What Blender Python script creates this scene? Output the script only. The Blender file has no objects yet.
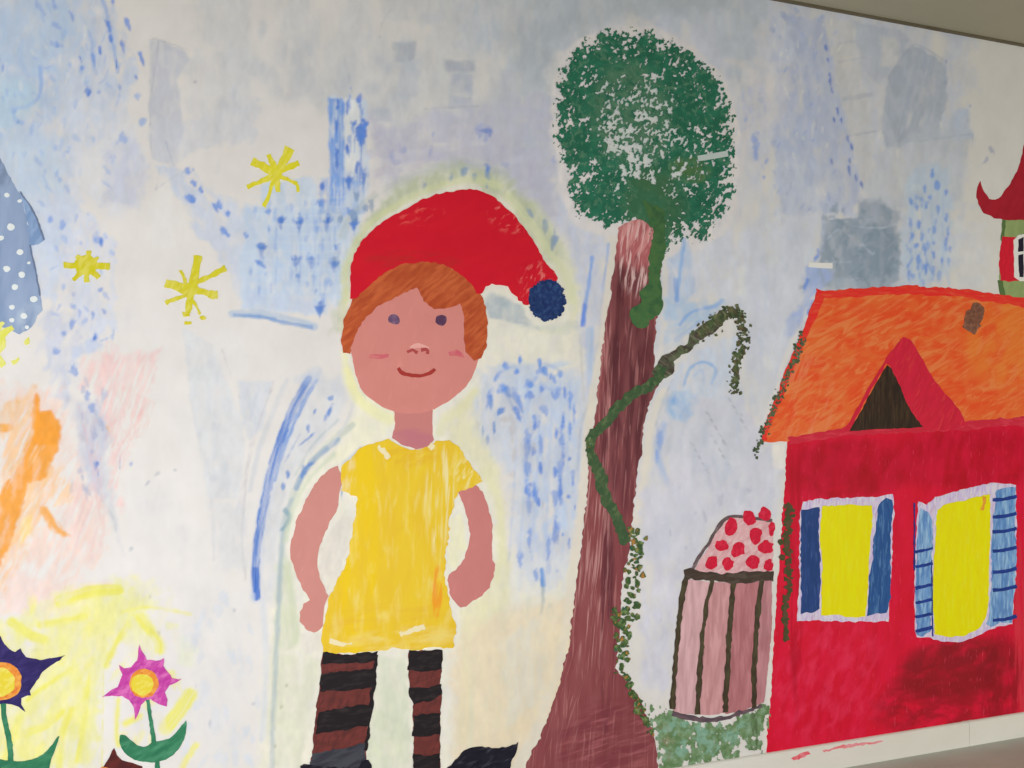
import bpy, math
import numpy as np
from mathutils import Vector
from mathutils.geometry import tessellate_polygon

sc = bpy.context.scene
# ------------------------------------------------------------------ camera, world, light, exposure
FOC = 750.0; YAW = math.radians(17.11); PIT = math.radians(1.568); ROLL = 0.0
DIST = 2.46; CAM_H = 1.414; ROOM_H = 3.0
cam = bpy.data.cameras.new('camera'); co = bpy.data.objects.new('camera', cam); sc.collection.objects.link(co)
cam.sensor_width = 36; cam.lens = 36 * FOC / 1024; cam.clip_start = .05
co.location = (0, -DIST, CAM_H); co.rotation_euler = (math.pi / 2 + PIT, 0, -YAW); sc.camera = co
world = bpy.data.worlds.new('room_ambient'); sc.world = world; world.use_nodes = True
bg = world.node_tree.nodes['Background']
bg.inputs[0].default_value = (1, .95, .82, 1); bg.inputs[1].default_value = .13
sc.view_settings.view_transform = 'Standard'; sc.view_settings.look = 'None'
sc.view_settings.exposure = 0; sc.view_settings.gamma = 1; sc.view_settings.use_curve_mapping = False

def window_light(name, loc, aim, sx, sy, power, col):      # daylight from low windows behind the viewer
    l = bpy.data.lights.new(name, 'AREA'); l.shape = 'RECTANGLE'; l.size = sx; l.size_y = sy
    l.energy = power; l.color = col
    o = bpy.data.objects.new(name, l); sc.collection.objects.link(o); o.location = loc
    o.rotation_euler = (Vector(aim) - Vector(loc)).to_track_quat('-Z', 'Z').to_euler()
window_light('window_daylight', (-1.23, -2.61, .88), (-1.23, 0, .88), 3.9, .8, 66.5, (1, .975, .985))
window_light('window_daylight', (3.86, -3.79, .6), (3.86, 0, .6), 2.5, .8, 66, (1, .99, .89))

# ------------------------------------------------------------------ helpers: colour and layout
# How strongly the room's windows light each spot of the wall (measured once on the bare white wall):
# used only to read a pigment's own colour out of a colour seen in the photograph.
EC = np.array([[-0.1752, 0.2382, -0.1784, -0.0535, -0.3218, -0.0237, -0.0073, -0.0247, 0.0012, 0.1117],
               [-0.208, 0.2424, -0.1823, -0.0531, -0.3207, -0.0223, -0.0066, -0.0229, 0.0027, 0.112],
               [-0.2774, 0.2601, -0.1977, -0.0516, -0.3711, -0.0206, -0.0063, -0.0402, -0.0009, 0.1186]])
def pigment(rgb, x, y):
    x = (min(max(x, 0), 1024) - 512) / 512; y = (min(max(y, 0), 768) - 384) / 384
    b = np.array([x**i * y**j for i in range(4) for j in range(4 - i)])
    e = np.exp(EC @ b)
    c = np.array(rgb, float) / 255
    lin = np.where(c <= .04045, c / 12.92, ((c + .055) / 1.055)**2.4)
    return np.clip(lin / e, .002, .9)

def wall_pt(px, py):          # layout sheet -> place on the wall plane (x, z)
    x = (px - 512) / FOC; y = (384 - py) / FOC
    cy, sy, cp, sp = math.cos(YAW), math.sin(YAW), math.cos(PIT), math.sin(PIT)
    dx = x * cy - y * sy * sp + sy * cp
    dy = -x * sy - y * cy * sp + cy * cp
    dz = y * cp + sp
    t = DIST / dy
    return dx * t, CAM_H + dz * t
def sheet_pt(X, Z):           # vectorised inverse
    cy, sy, cp, sp = math.cos(YAW), math.sin(YAW), math.cos(PIT), math.sin(PIT)
    dz = Z - CAM_H
    xr = X * cy - DIST * sy
    f = X * sy + DIST * cy
    u = -f * sp + dz * cp; w = f * cp + dz * sp
    return 512 + FOC * xr / w, 384 - FOC * u / w
MPP = .0037                   # metres of wall per sheet unit

# ------------------------------------------------------------------ numpy noise
def _hash(ix, iy, seed):
    h = (ix.astype(np.int64) * 374761393 + iy.astype(np.int64) * 668265263 + seed * 974634777) & 0xffffffff
    h = ((h ^ (h >> 13)) * 1274126177) & 0xffffffff
    h = (h ^ (h >> 16)) & 0xffffffff
    return h.astype(np.float32) / 4294967295.0
def vnoise(x, y, seed=0):
    x = np.asarray(x, np.float32); y = np.asarray(y, np.float32)
    ix = np.floor(x); iy = np.floor(y); fx = x - ix; fy = y - iy
    fx = fx * fx * (3 - 2 * fx); fy = fy * fy * (3 - 2 * fy)
    a = _hash(ix, iy, seed); b = _hash(ix + 1, iy, seed); c = _hash(ix, iy + 1, seed); d = _hash(ix + 1, iy + 1, seed)
    return (a * (1 - fx) + b * fx) * (1 - fy) + (c * (1 - fx) + d * fx) * fy
def fbm(x, y, seed=0, o=3):
    s = 0; a = .5; t = 0
    for k in range(o):
        s = s + a * vnoise(x * 2**k, y * 2**k, seed + 17 * k); t += a; a *= .55
    return s / t
def sstep(a, b, v):
    t = np.clip((v - a) / (b - a), 0, 1); return t * t * (3 - 2 * t)

# ------------------------------------------------------------------ the sheet of washes painted on the wall
CX0, CX1, CY0, CY1 = -200, 1224, -80, 830
CW, CHH = CX1 - CX0, CY1 - CY0
WHITE = np.array([.80, .785, .78])
SHEET = np.ones((CHH, CW, 3), np.float32) * WHITE.astype(np.float32)
SEED = [100]
def _box(x0, y0, x1, y1, m):
    a = int(max(CX0, math.floor(x0 - m))); b = int(min(CX1, math.ceil(x1 + m)))
    c = int(max(CY0, math.floor(y0 - m))); d = int(min(CY1, math.ceil(y1 + m)))
    if b <= a or d <= c: return None
    ys, xs = np.mgrid[c:d, a:b].astype(np.float32)
    return xs, ys, (slice(c - CY0, d - CY0), slice(a - CX0, b - CX0))
def thin(col):                # poster paint thinned with water loses some of its hue
    l = .3 * col[0] + .5 * col[1] + .2 * col[2]; k = .72 if max(col) - min(col) < 26 else (.85 if max(col) - min(col) < 48 else 1.0)
    if col[0] > col[2] + 8: k = 1.08
    return [l + (c - l) * k for c in col]
def _lay(sl, al, col, xs=None, ys=None, amp=.1):
    al = np.clip(al, 0, 1)[..., None].astype(np.float32)
    c = np.asarray(col, np.float32)
    if xs is not None:        # uneven load of the brush
        n = (.6 * fbm(xs / 9, ys / 26, SEED[0] + 31, 3) + .4 * fbm(xs / 3.2, ys / 5.5, SEED[0] + 57, 2) - .5) * 2 * amp
        c = c * (1 + n[..., None] * np.array([1.1, 1.0, .8], np.float32))
    SHEET[sl] = SHEET[sl] * (1 - al) + c * al
def _grain(xs, ys, g, seed):
    if g is None: return 1.0
    ang, ln, wd, lo, hi = g          # stroke direction, length, width, threshold range
    c, s = math.cos(math.radians(ang)), math.sin(math.radians(ang))
    u = xs * c - ys * s; v = xs * s + ys * c
    return sstep(lo, hi, fbm(u / ln, v / wd, seed, 3))
def poly_sd(xs, ys, P):
    n = len(P); d = np.full(xs.shape, 1e9, np.float32); ins = np.zeros(xs.shape, bool)
    for i in range(n):
        ax, ay = P[i]; bx, by = P[(i + 1) % n]
        ex, ey = bx - ax, by - ay; L = ex * ex + ey * ey + 1e-9
        t = np.clip(((xs - ax) * ex + (ys - ay) * ey) / L, 0, 1)
        d = np.minimum(d, (xs - ax - t * ex)**2 + (ys - ay - t * ey)**2)
        cond = ((ay > ys) != (by > ys))
        if cond.any():
            xi = ax + (ys - ay) * ex / (ey if abs(ey) > 1e-9 else 1e-9)
            ins ^= cond & (xs < xi)
    d = np.sqrt(d); return np.where(ins, d, -d)
def wash(P, col, a=.6, soft=6, rag=6, g=None, rs=9.0):
    SEED[0] += 1; sd_ = SEED[0]
    xs_ = [p[0] for p in P]; ys_ = [p[1] for p in P]
    B = _box(min(xs_), min(ys_), max(xs_), max(ys_), soft + rag)
    if B is None: return
    xs, ys, sl = B
    d = poly_sd(xs, ys, P) + (fbm(xs / rs, ys / rs, sd_ + 500) - .5) * 2 * rag
    al = sstep(-soft * .5, soft, d) * a * _grain(xs, ys, g, sd_)
    al = np.minimum(al * 1.12, .96) * (1 - .38 * sstep(.42, .72, fbm(xs / 7, ys / 15, sd_ + 77, 3)))
    _lay(sl, al, pigment(thin(col), sum(xs_) / len(P), sum(ys_) / len(P)), xs, ys, .13)
def rect(x0, y0, x1, y1, col, a=.6, soft=4, rag=4, g=None):
    wash([(x0, y0), (x1, y0), (x1, y1), (x0, y1)], col, a, soft, rag, g)
def blob(x, y, rx, ry, col, a=.6, g=None, p=1.0, rot=0):
    SEED[0] += 1
    r = max(rx, ry); B = _box(x - r, y - r, x + r, y + r, 4)
    if B is None: return
    xs, ys, sl = B
    c, s = math.cos(math.radians(rot)), math.sin(math.radians(rot))
    u = (xs - x) * c - (ys - y) * s; v = (xs - x) * s + (ys - y) * c
    d = np.sqrt((u / rx)**2 + (v / ry)**2) + (fbm(xs / 12, ys / 12, SEED[0]) - .5) * .5
    _lay(sl, (1 - sstep(1 - p, 1.0, d)) * a * _grain(xs, ys, g, SEED[0]) * (1 - .3 * sstep(.4, .7, fbm(xs / 6, ys / 9, SEED[0] + 3, 2))), pigment(thin(col), x, y), xs, ys, .12)
def stroke(pts, w, col, a=.8, soft=1.2, bristle=.4, w2=None, smooth=True):
    SEED[0] += 1; sd_ = SEED[0]
    P = catmull(pts, 6, False) if smooth and len(pts) > 2 else pts
    if w2 is None: w2 = w
    m = max(w, w2)
    B = _box(min(p[0] for p in P), min(p[1] for p in P), max(p[0] for p in P), max(p[1] for p in P), m + 3)
    if B is None: return
    xs, ys, sl = B
    best = np.full(xs.shape, 1e9, np.float32); T = np.zeros(xs.shape, np.float32); S = np.zeros(xs.shape, np.float32)
    n = len(P) - 1; acc = 0
    for i in range(n):
        ax, ay = P[i]; bx, by = P[i + 1]; ex, ey = bx - ax, by - ay; L = math.hypot(ex, ey) + 1e-6
        t = np.clip(((xs - ax) * ex + (ys - ay) * ey) / L**2, 0, 1)
        d = np.hypot(xs - ax - t * ex, ys - ay - t * ey)
        side = ((xs - ax) * ey - (ys - ay) * ex) / L
        k = d < best
        best = np.where(k, d, best); T = np.where(k, acc + t * L, T); S = np.where(k, side, S); acc += L
    ww = (w + (w2 - w) * T / max(acc, 1)) / 2
    d = ww - best + (vnoise(T / 5, S / 2, sd_) - .5) * 1.6
    br = 1 - bristle * sstep(.35, .75, fbm(T / 30, S / 1.6, sd_ + 7, 2))
    _lay(sl, sstep(-soft * .4, soft, d) * a * br, pigment(thin(col), *P[len(P) // 2]))
def dab(x, y, w, l, ang, col, a=.85):      # teardrop brush touch: wide at the start, tapering along ang (0 = right, 90 = down)
    SEED[0] += 1
    r = max(w, l); B = _box(x - r, y - r, x + r, y + r, 2)
    if B is None: return
    xs, ys, sl = B
    c, s = math.cos(math.radians(ang)), math.sin(math.radians(ang))
    u = ((xs - x) * c + (ys - y) * s) / (l / 2); v = (-(xs - x) * s + (ys - y) * c) / (w / 2)
    tap = np.clip(1.0 - .55 * (u + 1) / 2, .1, 1)
    d = np.sqrt(u * u + (v / tap)**2) + (fbm(xs / 3.0, ys / 4.0, SEED[0], 2) - .5) * 1.2
    _lay(sl, (1 - sstep(.5, 1.15, d)) * min(1, a * 1.3) * (1 - .35 * vnoise(xs / 2.2, ys / 6, SEED[0] + 5)), pigment(thin(col), x, y))
def catmull(P, n=6, closed=True):
    P = [tuple(map(float, p)) for p in P]; m = len(P); out = []
    rng = range(m) if closed else range(m - 1)
    for i in rng:
        if closed: p0, p1, p2, p3 = P[i - 1], P[i], P[(i + 1) % m], P[(i + 2) % m]
        else: p0, p1, p2, p3 = P[max(i - 1, 0)], P[i], P[i + 1], P[min(i + 2, m - 1)]
        for k in range(n):
            t = k / n
            out.append(tuple(.5 * (2 * p1[j] + (p2[j] - p0[j]) * t + (2 * p0[j] - 5 * p1[j] + 4 * p2[j] - p3[j]) * t * t
                                   + (3 * p1[j] - p0[j] - 3 * p2[j] + p3[j]) * t**3) for j in (0, 1)))
    if not closed: out.append(P[-1])
    return out

# ------------------------------------------------------------------ the washes themselves (sheet units, pigment as seen)
def dabs(L, col, a=.8, off=(0, 0), w=5, l=9, ang=90):
    for d in L:
        x, y = d[0] + off[0], d[1] + off[1]
        dab(x, y, d[2] if len(d) > 2 else w, d[3] if len(d) > 3 else l, d[4] if len(d) > 4 else ang, col, a)
V = 90
# grey and lilac roller clouds over the top of the wall
wash([(560, -60), (1000, -60), (975, 60), (960, 300), (820, 300), (780, 450), (760, 540), (700, 560), (640, 560), (640, 300), (560, 200)], (176, 180, 190), .75, 20, 22, (V, 60, 18, .2, .6))
wash([(440, -60), (780, -60), (745, 100), (700, 30), (600, 20), (556, 60), (555, 215), (480, 180)], (156, 163, 168), .8, 14, 14, (V, 80, 30, .15, .5))
wash([(480, -60), (740, -60), (735, 12), (640, 18), (560, 50), (545, 100), (500, 60)], (146, 152, 153), .7, 14, 10)
wash([(200, -60), (520, -60), (530, 130), (360, 130), (330, 110), (180, 60)], (178, 179, 178), .6, 16, 18, (V, 60, 30, .25, .6))
wash([(150, 40), (160, 40), (185, 50), (190, 60), (178, 80), (185, 130), (172, 165), (152, 160), (148, 110)], (168, 174, 190), .6, 3, 2, (V, 40, 12, .1, .45))
wash([(150, 120), (185, 120), (260, 100), (255, 140), (200, 150), (175, 168), (150, 160)], (190, 192, 200), .55, 5, 8)
wash([(185, 55), (250, 45), (262, 110), (245, 140), (200, 145), (182, 110)], (190, 191, 192), .5, 10, 12)
stroke([(149, 40), (158, 40), (156, 60), (151, 95), (150, 125)], 1.6, (150, 152, 165), .6)
stroke([(158, 40), (172, 44), (190, 51)], 1.5, (140, 148, 165), .6)
for x, y, rx, ry in ((225, 60, 10, 14), (235, 95, 14, 24), (222, 105, 12, 12), (262, 30, 8, 20), (310, 58, 18, 30), (300, 75, 22, 34), (282, 90, 22, 28), (322, 95, 18, 26), (262, 70, 24, 22), (290, 50, 30, 22),
                     (345, 80, 18, 34), (368, 36, 12, 12), (378, 60, 14, 12), (388, 68, 12, 14), (405, 46, 14, 9), (410, 60, 16, 20), (430, 18, 16, 12), (400, 100, 20, 20), (372, 88, 14, 10), (380, 112, 16, 14)):
    blob(x, y, rx, ry, (160, 167, 176), .55, (V, 30, 10, .15, .6), 1.0)
rect(393, 42, 416, 62, (142, 150, 160), .55, 3, 3); rect(396, 58, 420, 100, (160, 167, 176), .5, 5, 5)
rect(444, 60, 476, 72, (138, 146, 158), .6, 3, 2); rect(448, 66, 474, 126, (150, 158, 174), .6, 4, 3, (0, 20, 8, .15, .6))
rect(368, 106, 392, 122, (158, 165, 178), .5, 4, 3); rect(428, 70, 446, 120, (178, 178, 176), .5, 5, 4); rect(488, 66, 520, 130, (165, 168, 174), .5, 6, 6)
stroke([(390, 10), (382, 24), (380, 38)], 1.4, (140, 142, 145), .5); stroke([(343, 56), (348, 72), (352, 92)], 1.5, (150, 150, 150), .5)
blob(195, 82, 3, 2.6, (150, 148, 160), .8)
rect(376, -10, 470, 24, (165, 168, 168), .5, 8, 8)
# lilac band above the hat
wash([(372, 125), (430, 108), (560, 90), (562, 250), (520, 220), (480, 180), (420, 170), (372, 185)], (172, 172, 188), .7, 10, 12, (0, 40, 12, .1, .5))
for x, y, w, l in ((480, 131, 12, 18), (486, 136, 8, 20), (430, 152, 7, 12), (395, 162, 16, 10), (392, 155, 10, 14), (433, 134, 5, 8), (403, 150, 14, 8), (555, 160, 10, 14), (505, 165, 12, 6)):
    dab(x, y, w, l, 100, (130, 142, 184), .45)
dab(484, 131, 7, 16, 185, (92, 120, 178), .8); dab(490, 134, 6, 10, 90, (88, 116, 178), .7)
stroke([(425, 109), (445, 108), (480, 106)], 2, (150, 152, 162), .4)
rect(510, 100, 556, 160, (170, 172, 185), .5, 8, 8, (0, 40, 8, .2, .6))
rect(512, 108, 560, 118, (165, 168, 182), .4, 3, 3)
# top left blue corner
wash([(-40, -30), (108, -30), (120, 20), (138, 70), (122, 120), (86, 150), (75, 190), (60, 300), (-40, 300)], (172, 189, 214), .62, 10, 14, (V, 22, 12, .12, .55))
wash([(-40, 20), (60, -10), (90, 40), (60, 110), (-40, 200)], (160, 181, 214), .55, 14, 14, (60, 30, 12, .2, .6))
wash([(0, 110), (50, 120), (75, 200), (60, 300), (20, 240), (0, 170)], (190, 203, 232), .6, 12, 12, (V, 30, 12, .1, .5))
wash([(60, 95), (125, 95), (150, 150), (120, 210), (70, 200), (55, 140)], (205, 208, 220), .6, 12, 14, (60, 30, 12, .2, .6))
wash([(105, 150), (128, 130), (150, 165), (140, 210), (100, 205)], (180, 188, 212), .5, 8, 8)
for b in ((12, 68, 9, 7), (48, 76, 10, 8), (37, 113, 8, 10), (48, 128, 12, 10), (115, 105, 12, 14), (125, 120, 10, 12), (97, 12, 14, 8), (75, 62, 8, 10), (52, 150, 10, 6), (130, 92, 8, 10), (52, 62, 12, 8), (2, 46, 5, 9)):
    blob(*b, (206, 200, 198), .65)
stroke([(40, 66), (41, 84), (38, 98), (26, 106), (14, 110), (16, 120), (22, 123)], 5, (120, 156, 214), .6, bristle=.3)
stroke([(48, 70), (46, 100), (44, 118), (38, 128)], 2.5, (160, 180, 210), .5); stroke([(38, 66), (46, 68), (54, 64)], 2.2, (125, 150, 195), .6)
stroke([(100, -5), (106, 8), (110, 30), (116, 60), (118, 72)], 4.5, (125, 152, 196), .6); stroke([(88, 30), (92, 44), (92, 60), (97, 74)], 3.5, (120, 146, 196), .6)
stroke([(108, 70), (104, 80), (98, 84)], 2.4, (128, 150, 190), .6); stroke([(2, 10), (4, 40), (0, 60)], 5, (150, 175, 215), .5); stroke([(22, 40), (20, 60), (28, 76)], 6, (150, 172, 212), .5)
stroke([(160, 168), (156, 190)], 1.4, (155, 158, 165), .5); stroke([(166, 142), (170, 155), (174, 166)], 1.6, (145, 160, 185), .5); stroke([(150, 110), (151, 150)], 1.4, (160, 168, 180), .4)
dabs([(40, 8, 7, 16, 55), (55, 6, 8, 15, 60), (57, 26, 8, 15, 35), (58, 45, 8, 14, 20), (72, 16, 6, 12, 70), (113, 2, 6, 9, 80), (128, 24, 6, 18, 70), (109, 27, 7, 18, 70), (111, 39, 6, 10, 80), (100, 50, 5, 14, 85), (94, 61, 5, 18, 80),
      (142, 60, 5, 16, 75), (136, 77, 4, 7, 70), (120, 87, 5, 9, 85), (88, 92, 9, 10, 90), (82, 68, 8, 5, 0), (81, 60, 3, 9, 70), (99, 92, 6, 5, 0), (14, 111, 9, 8, 150), (18, 122, 8, 4, 20), (3, 68, 6, 9, 90), (123, 48, 6, 14, 80), (116, 64, 4, 10, 85)], (84, 122, 194), .78)
dabs([(75, 103, 11, 12, 90), (87, 82, 12, 12, 60), (138, 97, 8, 8, 90), (122, 138, 14, 12, 270), (55, 148, 12, 8, 20), (67, 152, 6, 6, 0), (55, 108, 5, 4), (142, 122, 12, 10), (114, 158, 14, 6, 0), (60, 180, 8, 6, 0), (45, 172, 4, 8), (70, 65, 8, 8)], (138, 164, 208), .6)
# lower left blue
wash([(62, 190), (80, 200), (100, 225), (115, 235), (118, 330), (100, 345), (78, 330), (60, 290), (44, 250), (40, 215)], (200, 209, 232), .65, 6, 10, (V, 22, 12, .15, .55))
wash([(40, 305), (80, 310), (82, 370), (70, 400), (52, 395), (40, 350)], (196, 205, 228), .6, 8, 10, (60, 22, 12, .2, .55))
wash([(70, 345), (95, 335), (105, 345), (95, 352), (72, 360)], (196, 207, 230), .8, 4, 4)
wash([(62, 395), (100, 400), (112, 440), (105, 500), (90, 495), (78, 450)], (196, 200, 222), .7, 8, 9, (70, 30, 8, .15, .55))
dabs([(99, 240, 13, 17, 60), (80, 313, 6, 9, 100), (93, 315, 12, 4, 0), (104, 311, 12, 4, -30), (95, 338, 16, 6, 20), (72, 324, 7, 12, 100), (63, 334, 8, 7), (56, 351, 12, 9, 120), (75, 372, 11, 14, 60), (74, 294, 6, 6), (100, 290, 8, 5), (96, 466, 7, 8), (98, 472, 3, 10),
      (120, 461, 2.5, 14), (131, 464, 5, 7), (87, 396, 12, 10), (92, 408, 9, 9), (62, 226, 8, 12), (50, 220, 8, 8)], (118, 152, 216), .6)
dabs([(95, 338, 10, 4, 15), (101, 243, 5, 12, 80), (97, 464, 4, 5)], (82, 126, 205), .8)
wash([(100, 440), (112, 470), (118, 520), (124, 555), (110, 520), (98, 490)], (214, 216, 226), .6, 5, 4)
stroke([(102, 500), (112, 516), (116, 530)], 2.2, (190, 196, 205), .5)
blob(115, 210, 16, 14, (214, 214, 222), .55); blob(130, 320, 14, 18, (222, 218, 222), .5)
# faint greys through the middle left
for b in ((205, 430, 34, 50), (220, 400, 30, 60), (215, 480, 24, 40), (150, 500, 40, 40), (185, 540, 30, 50), (230, 350, 40, 40), (150, 690, 40, 70), (225, 660, 30, 90), (200, 620, 40, 60), (170, 220, 40, 60), (215, 730, 30, 60)):
    blob(*b, (222, 221, 224), .55, (V, 40, 12, .2, .6), 1.2)
stroke([(190, 395), (200, 440), (210, 480), (214, 560)], 4, (214, 212, 214), .5); stroke([(253, 430), (246, 470), (238, 510)], 2.4, (205, 202, 208), .5); stroke([(256, 395), (250, 420)], 3, (200, 206, 218), .5)
dabs([(215, 426, 16, 12, 0), (214, 478, 14, 12), (136, 741 - 0, 4, 4), (131, 549, 7, 4, 0), (157, 474, 5, 9, 140), (147, 484, 4, 8, 140), (175, 470, 6, 4, -30), (234, 610, 5, 5), (253, 704, 7, 5), (210, 724, 4, 8), (196, 686, 5, 6), (150, 597, 6, 5)], (186, 190, 202), .55)
# pink and orange on the left
wash([(0, 380), (60, 385), (75, 440), (110, 520), (105, 560), (60, 600), (0, 615)], (246, 214, 200), .62, 12, 12, (65, 22, 4, .25, .6))
wash([(80, 355), (160, 350), (148, 400), (135, 440), (122, 480), (130, 520), (110, 500), (112, 440), (96, 400), (80, 385)], (240, 208, 204), .75, 6, 7, (70, 28, 2.6, .3, .6))
wash([(75, 480), (102, 500), (104, 560), (75, 560), (60, 510)], (240, 210, 206), .6, 8, 8, (70, 24, 3, .3, .6))
for i in range(16):
    x = 112 + i * 2.3
    stroke([(x + 8, 385 + i * 1.2), (x - 2, 420 + i), (x - 8 + i * .4, 450 - i)], 1.1, (234, 176, 168), .45)
for i in range(9):
    stroke([(76 + i * 3, 400 + i * 6), (88 + i * 2, 450 + i * 6), (96 + i, 500 + i * 5)], 1.0, (236, 184, 180), .4)
for i in range(8): stroke([(20 + i * 5, 612 - i * 3), (45 + i * 4, 590 - i * 2)], 1.2, (240, 200, 185), .5)
for i in range(7): stroke([(105 + i * 2.4, 340 + i), (101 + i * 2, 372)], 1.2, (240, 190, 188), .4)
wash([(0, 610), (0, 560), (60, 585), (120, 580), (110, 600), (40, 620)], (246, 222, 214), .6, 8, 8)
wash([(0, 405), (36, 385), (40, 430), (62, 480), (45, 520), (20, 560), (0, 605)], (247, 206, 160), .75, 6, 8, (62, 22, 2.4, .3, .55))
wash([(30, 430), (62, 470), (75, 500), (40, 510), (22, 560), (8, 540)], (248, 208, 160), .6, 5, 8, (62, 14, 2.4, .35, .55))
wash([(33, 400), (36, 390), (40, 398), (40, 412), (52, 408), (60, 422), (61, 440), (55, 458), (48, 480), (30, 485), (22, 510), (10, 550), (-20, 600), (-20, 500), (2, 490), (18, 465), (31, 435)], (243, 168, 78), .92, 2, 4, (65, 40, 3, .1, .42))
wash([(35, 410), (52, 410), (60, 425), (58, 445), (32, 446)], (243, 164, 70), .9, 2, 2)
wash([(38, 505), (48, 506), (60, 525), (71, 535), (64, 537), (48, 528)], (244, 178, 98), .85, 2, 3, (-50, 20, 3, .2, .5))
wash([(-4, 424), (12, 423), (15, 430), (8, 433), (-4, 432)], (243, 176, 90), .85, 2, 2); dab(36, 398, 5, 16, 270, (242, 160, 75), .9); dab(17, 401, 3, 8, 60, (245, 190, 120), .8); dab(108, 428, 3, 8, 60, (240, 190, 120), .8)
wash([(20, 520), (32, 516), (30, 535), (20, 545)], (248, 226, 130), .5, 4, 4)
# yellow ground wash, bottom left
wash([(10, 615), (60, 592), (140, 575), (165, 590), (150, 615), (160, 650), (135, 665), (120, 640), (100, 680), (95, 768), (60, 768), (-20, 768), (-20, 640)], (243, 239, 178), .75, 10, 12, (55, 40, 12, .1, .5))
Y = (238, 232, 96)
for P, w in (([(12, 622), (30, 635), (45, 640)], 12), ([(40, 625), (70, 620), (84, 616)], 9), ([(60, 602), (90, 592), (118, 590)], 14), ([(122, 612), (150, 607), (190, 614)], 4), ([(140, 618), (158, 640), (160, 650)], 12),
             ([(128, 625), (115, 645), (106, 666)], 8), ([(90, 672), (88, 690), (86, 700)], 5), ([(70, 670), (40, 690), (28, 700)], 7), ([(62, 712), (45, 725), (20, 735)], 10), ([(60, 768), (62, 735), (72, 710)], 9), ([(190, 695), (180, 710), (166, 728)], 16), ([(196, 745), (186, 760), (180, 775)], 7), ([(78, 760), (84, 720), (86, 690)], 8), ([(20, 720), (10, 740), (5, 765)], 10), ([(118, 700), (116, 730), (118, 745)], 6), ([(140, 716), (125, 724)], 8)):
    stroke(P, w, Y, .85, soft=3, bristle=.35)
stroke([(103, 672), (103, 700), (102, 766)], 1.6, (236, 228, 110), .8)
stroke([(119, 716), (119, 745)], 1.2, (236, 228, 130), .6)
dab(170, 626, 12, 16, 0, (240, 238, 190), .7); wash([(180, 630), (200, 650), (192, 668), (176, 664)], (236, 238, 214), .6, 6, 5)
for b in ((45, 648, 18, 5), (130, 655, 12, 14), (36, 722, 24, 8), (60, 745, 16, 14)): blob(*b, (236, 230, 216), .55)
stroke([(32, 650), (46, 650)], 3, (200, 196, 170), .4)
dabs([(38, 676, 3, 8), (110, 663, 3, 4), (159, 634, 4, 7)], (190, 184, 150), .4)
# faint blue flecks right of the flowers
for b in ((215, 720, 16, 24), (235, 735, 14, 30), (205, 690, 10, 20), (240, 660, 10, 30), (190, 640, 14, 12)): blob(*b, (212, 220, 234), .5, (V, 14, 6, .25, .6))
# the diagonal band and the blue block left of the hat
wash([(155, 165), (178, 166), (205, 180), (232, 200), (262, 215), (262, 300), (240, 300), (222, 262), (195, 232), (180, 205), (168, 185)], (190, 200, 218), .7, 3, 5, (-45, 24, 8, .12, .5))
wash([(245, 208), (262, 206), (262, 182), (316, 176), (318, 198), (328, 200), (330, 96), (368, 97), (368, 185), (362, 230), (352, 260), (346, 300), (330, 318), (244, 310), (238, 280)], (186, 200, 226), .82, 3, 5, (V, 24, 10, .05, .42))
wash([(245, 205), (335, 200), (350, 215), (346, 300), (250, 302)], (176, 194, 226), .6, 8, 8, (V, 18, 9, .25, .6))
wash([(328, 97), (344, 98), (346, 200), (330, 202)], (118, 152, 208), .8, 1.5, 2, (V, 40, 4, .1, .5))
wash([(318, 178), (344, 176), (366, 180), (366, 215), (318, 215)], (130, 162, 212), .6, 3, 4, (V, 20, 5, .2, .6))
for x in (331, 335, 339, 343): stroke([(x, 100), (x + 1, 150), (x, 205)], 2.2, (98, 136, 200), .5, bristle=.5)
rect(344, 100, 360, 172, (210, 213, 222), .6, 2, 3); 
dabs([(359, 100, 8, 16), (347, 108, 6, 14), (361, 135, 15, 28), (365, 125, 8, 16), (354, 124, 7, 7), (357, 168, 6, 12, 100), (349, 180, 12, 14), (364, 176, 10, 16), (347, 150, 6, 12), (336, 128, 6, 20), (337, 160, 6, 26), (360, 190, 5, 16), (322, 186, 7, 10), (337, 104, 9, 12)], (74, 114, 190), .85)
stroke([(360, 100), (362, 130), (360, 170), (359, 195)], 1.8, (96, 130, 196), .7)
dabs([(25, 28), (44, 26), (72, 28), (98, 30), (5, 55, 12, 9, 60), (39, 67, 9, 8), (55, 67, 9, 8), (6, 73, 7, 12, 40), (78, 72, 8, 12), (59, 99, 5, 7), (64, 115, 11, 15), (13, 38, 4, 10), (42, 85, 7, 12), (96, 22, 14, 12), (65, 12, 12, 10), (12, 20, 8, 6), (80, 55, 6, 8)], (96, 136, 202), .72, (256, 192), 10, 11)
dabs([(44, 32, 5, 8), (98, 33, 6, 10), (72, 29, 6, 8), (64, 114, 6, 10), (25, 29, 5, 6)], (62, 104, 184), .7, (256, 192))
for x in (275, 299, 313, 320, 328): stroke([(x, 205), (x + 2, 250), (x, 290)], 1.8, (138, 164, 212), .4)
dabs([(191, 7, 13, 13, 60), (215, 15, 5, 13, 60), (228, 22, 7, 9, 60), (225, 40, 10, 13, 40), (246, 44, 7, 8), (258, 70, 7, 6), (219, 13, 8, 12, 60)], (100, 140, 210), .78, (0, 192))
dabs([(187, 171, 13, 7, 160), (194, 183, 8, 9, 60), (201, 190, 6, 8, 60), (193, 170, 8, 5, 0)], (110, 144, 208), .8)
stroke([(155, 190), (175, 176), (192, 168)], 2, (178, 184, 196), .5); blob(218, 168, 6, 12, (198, 195, 196), .6)
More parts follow.
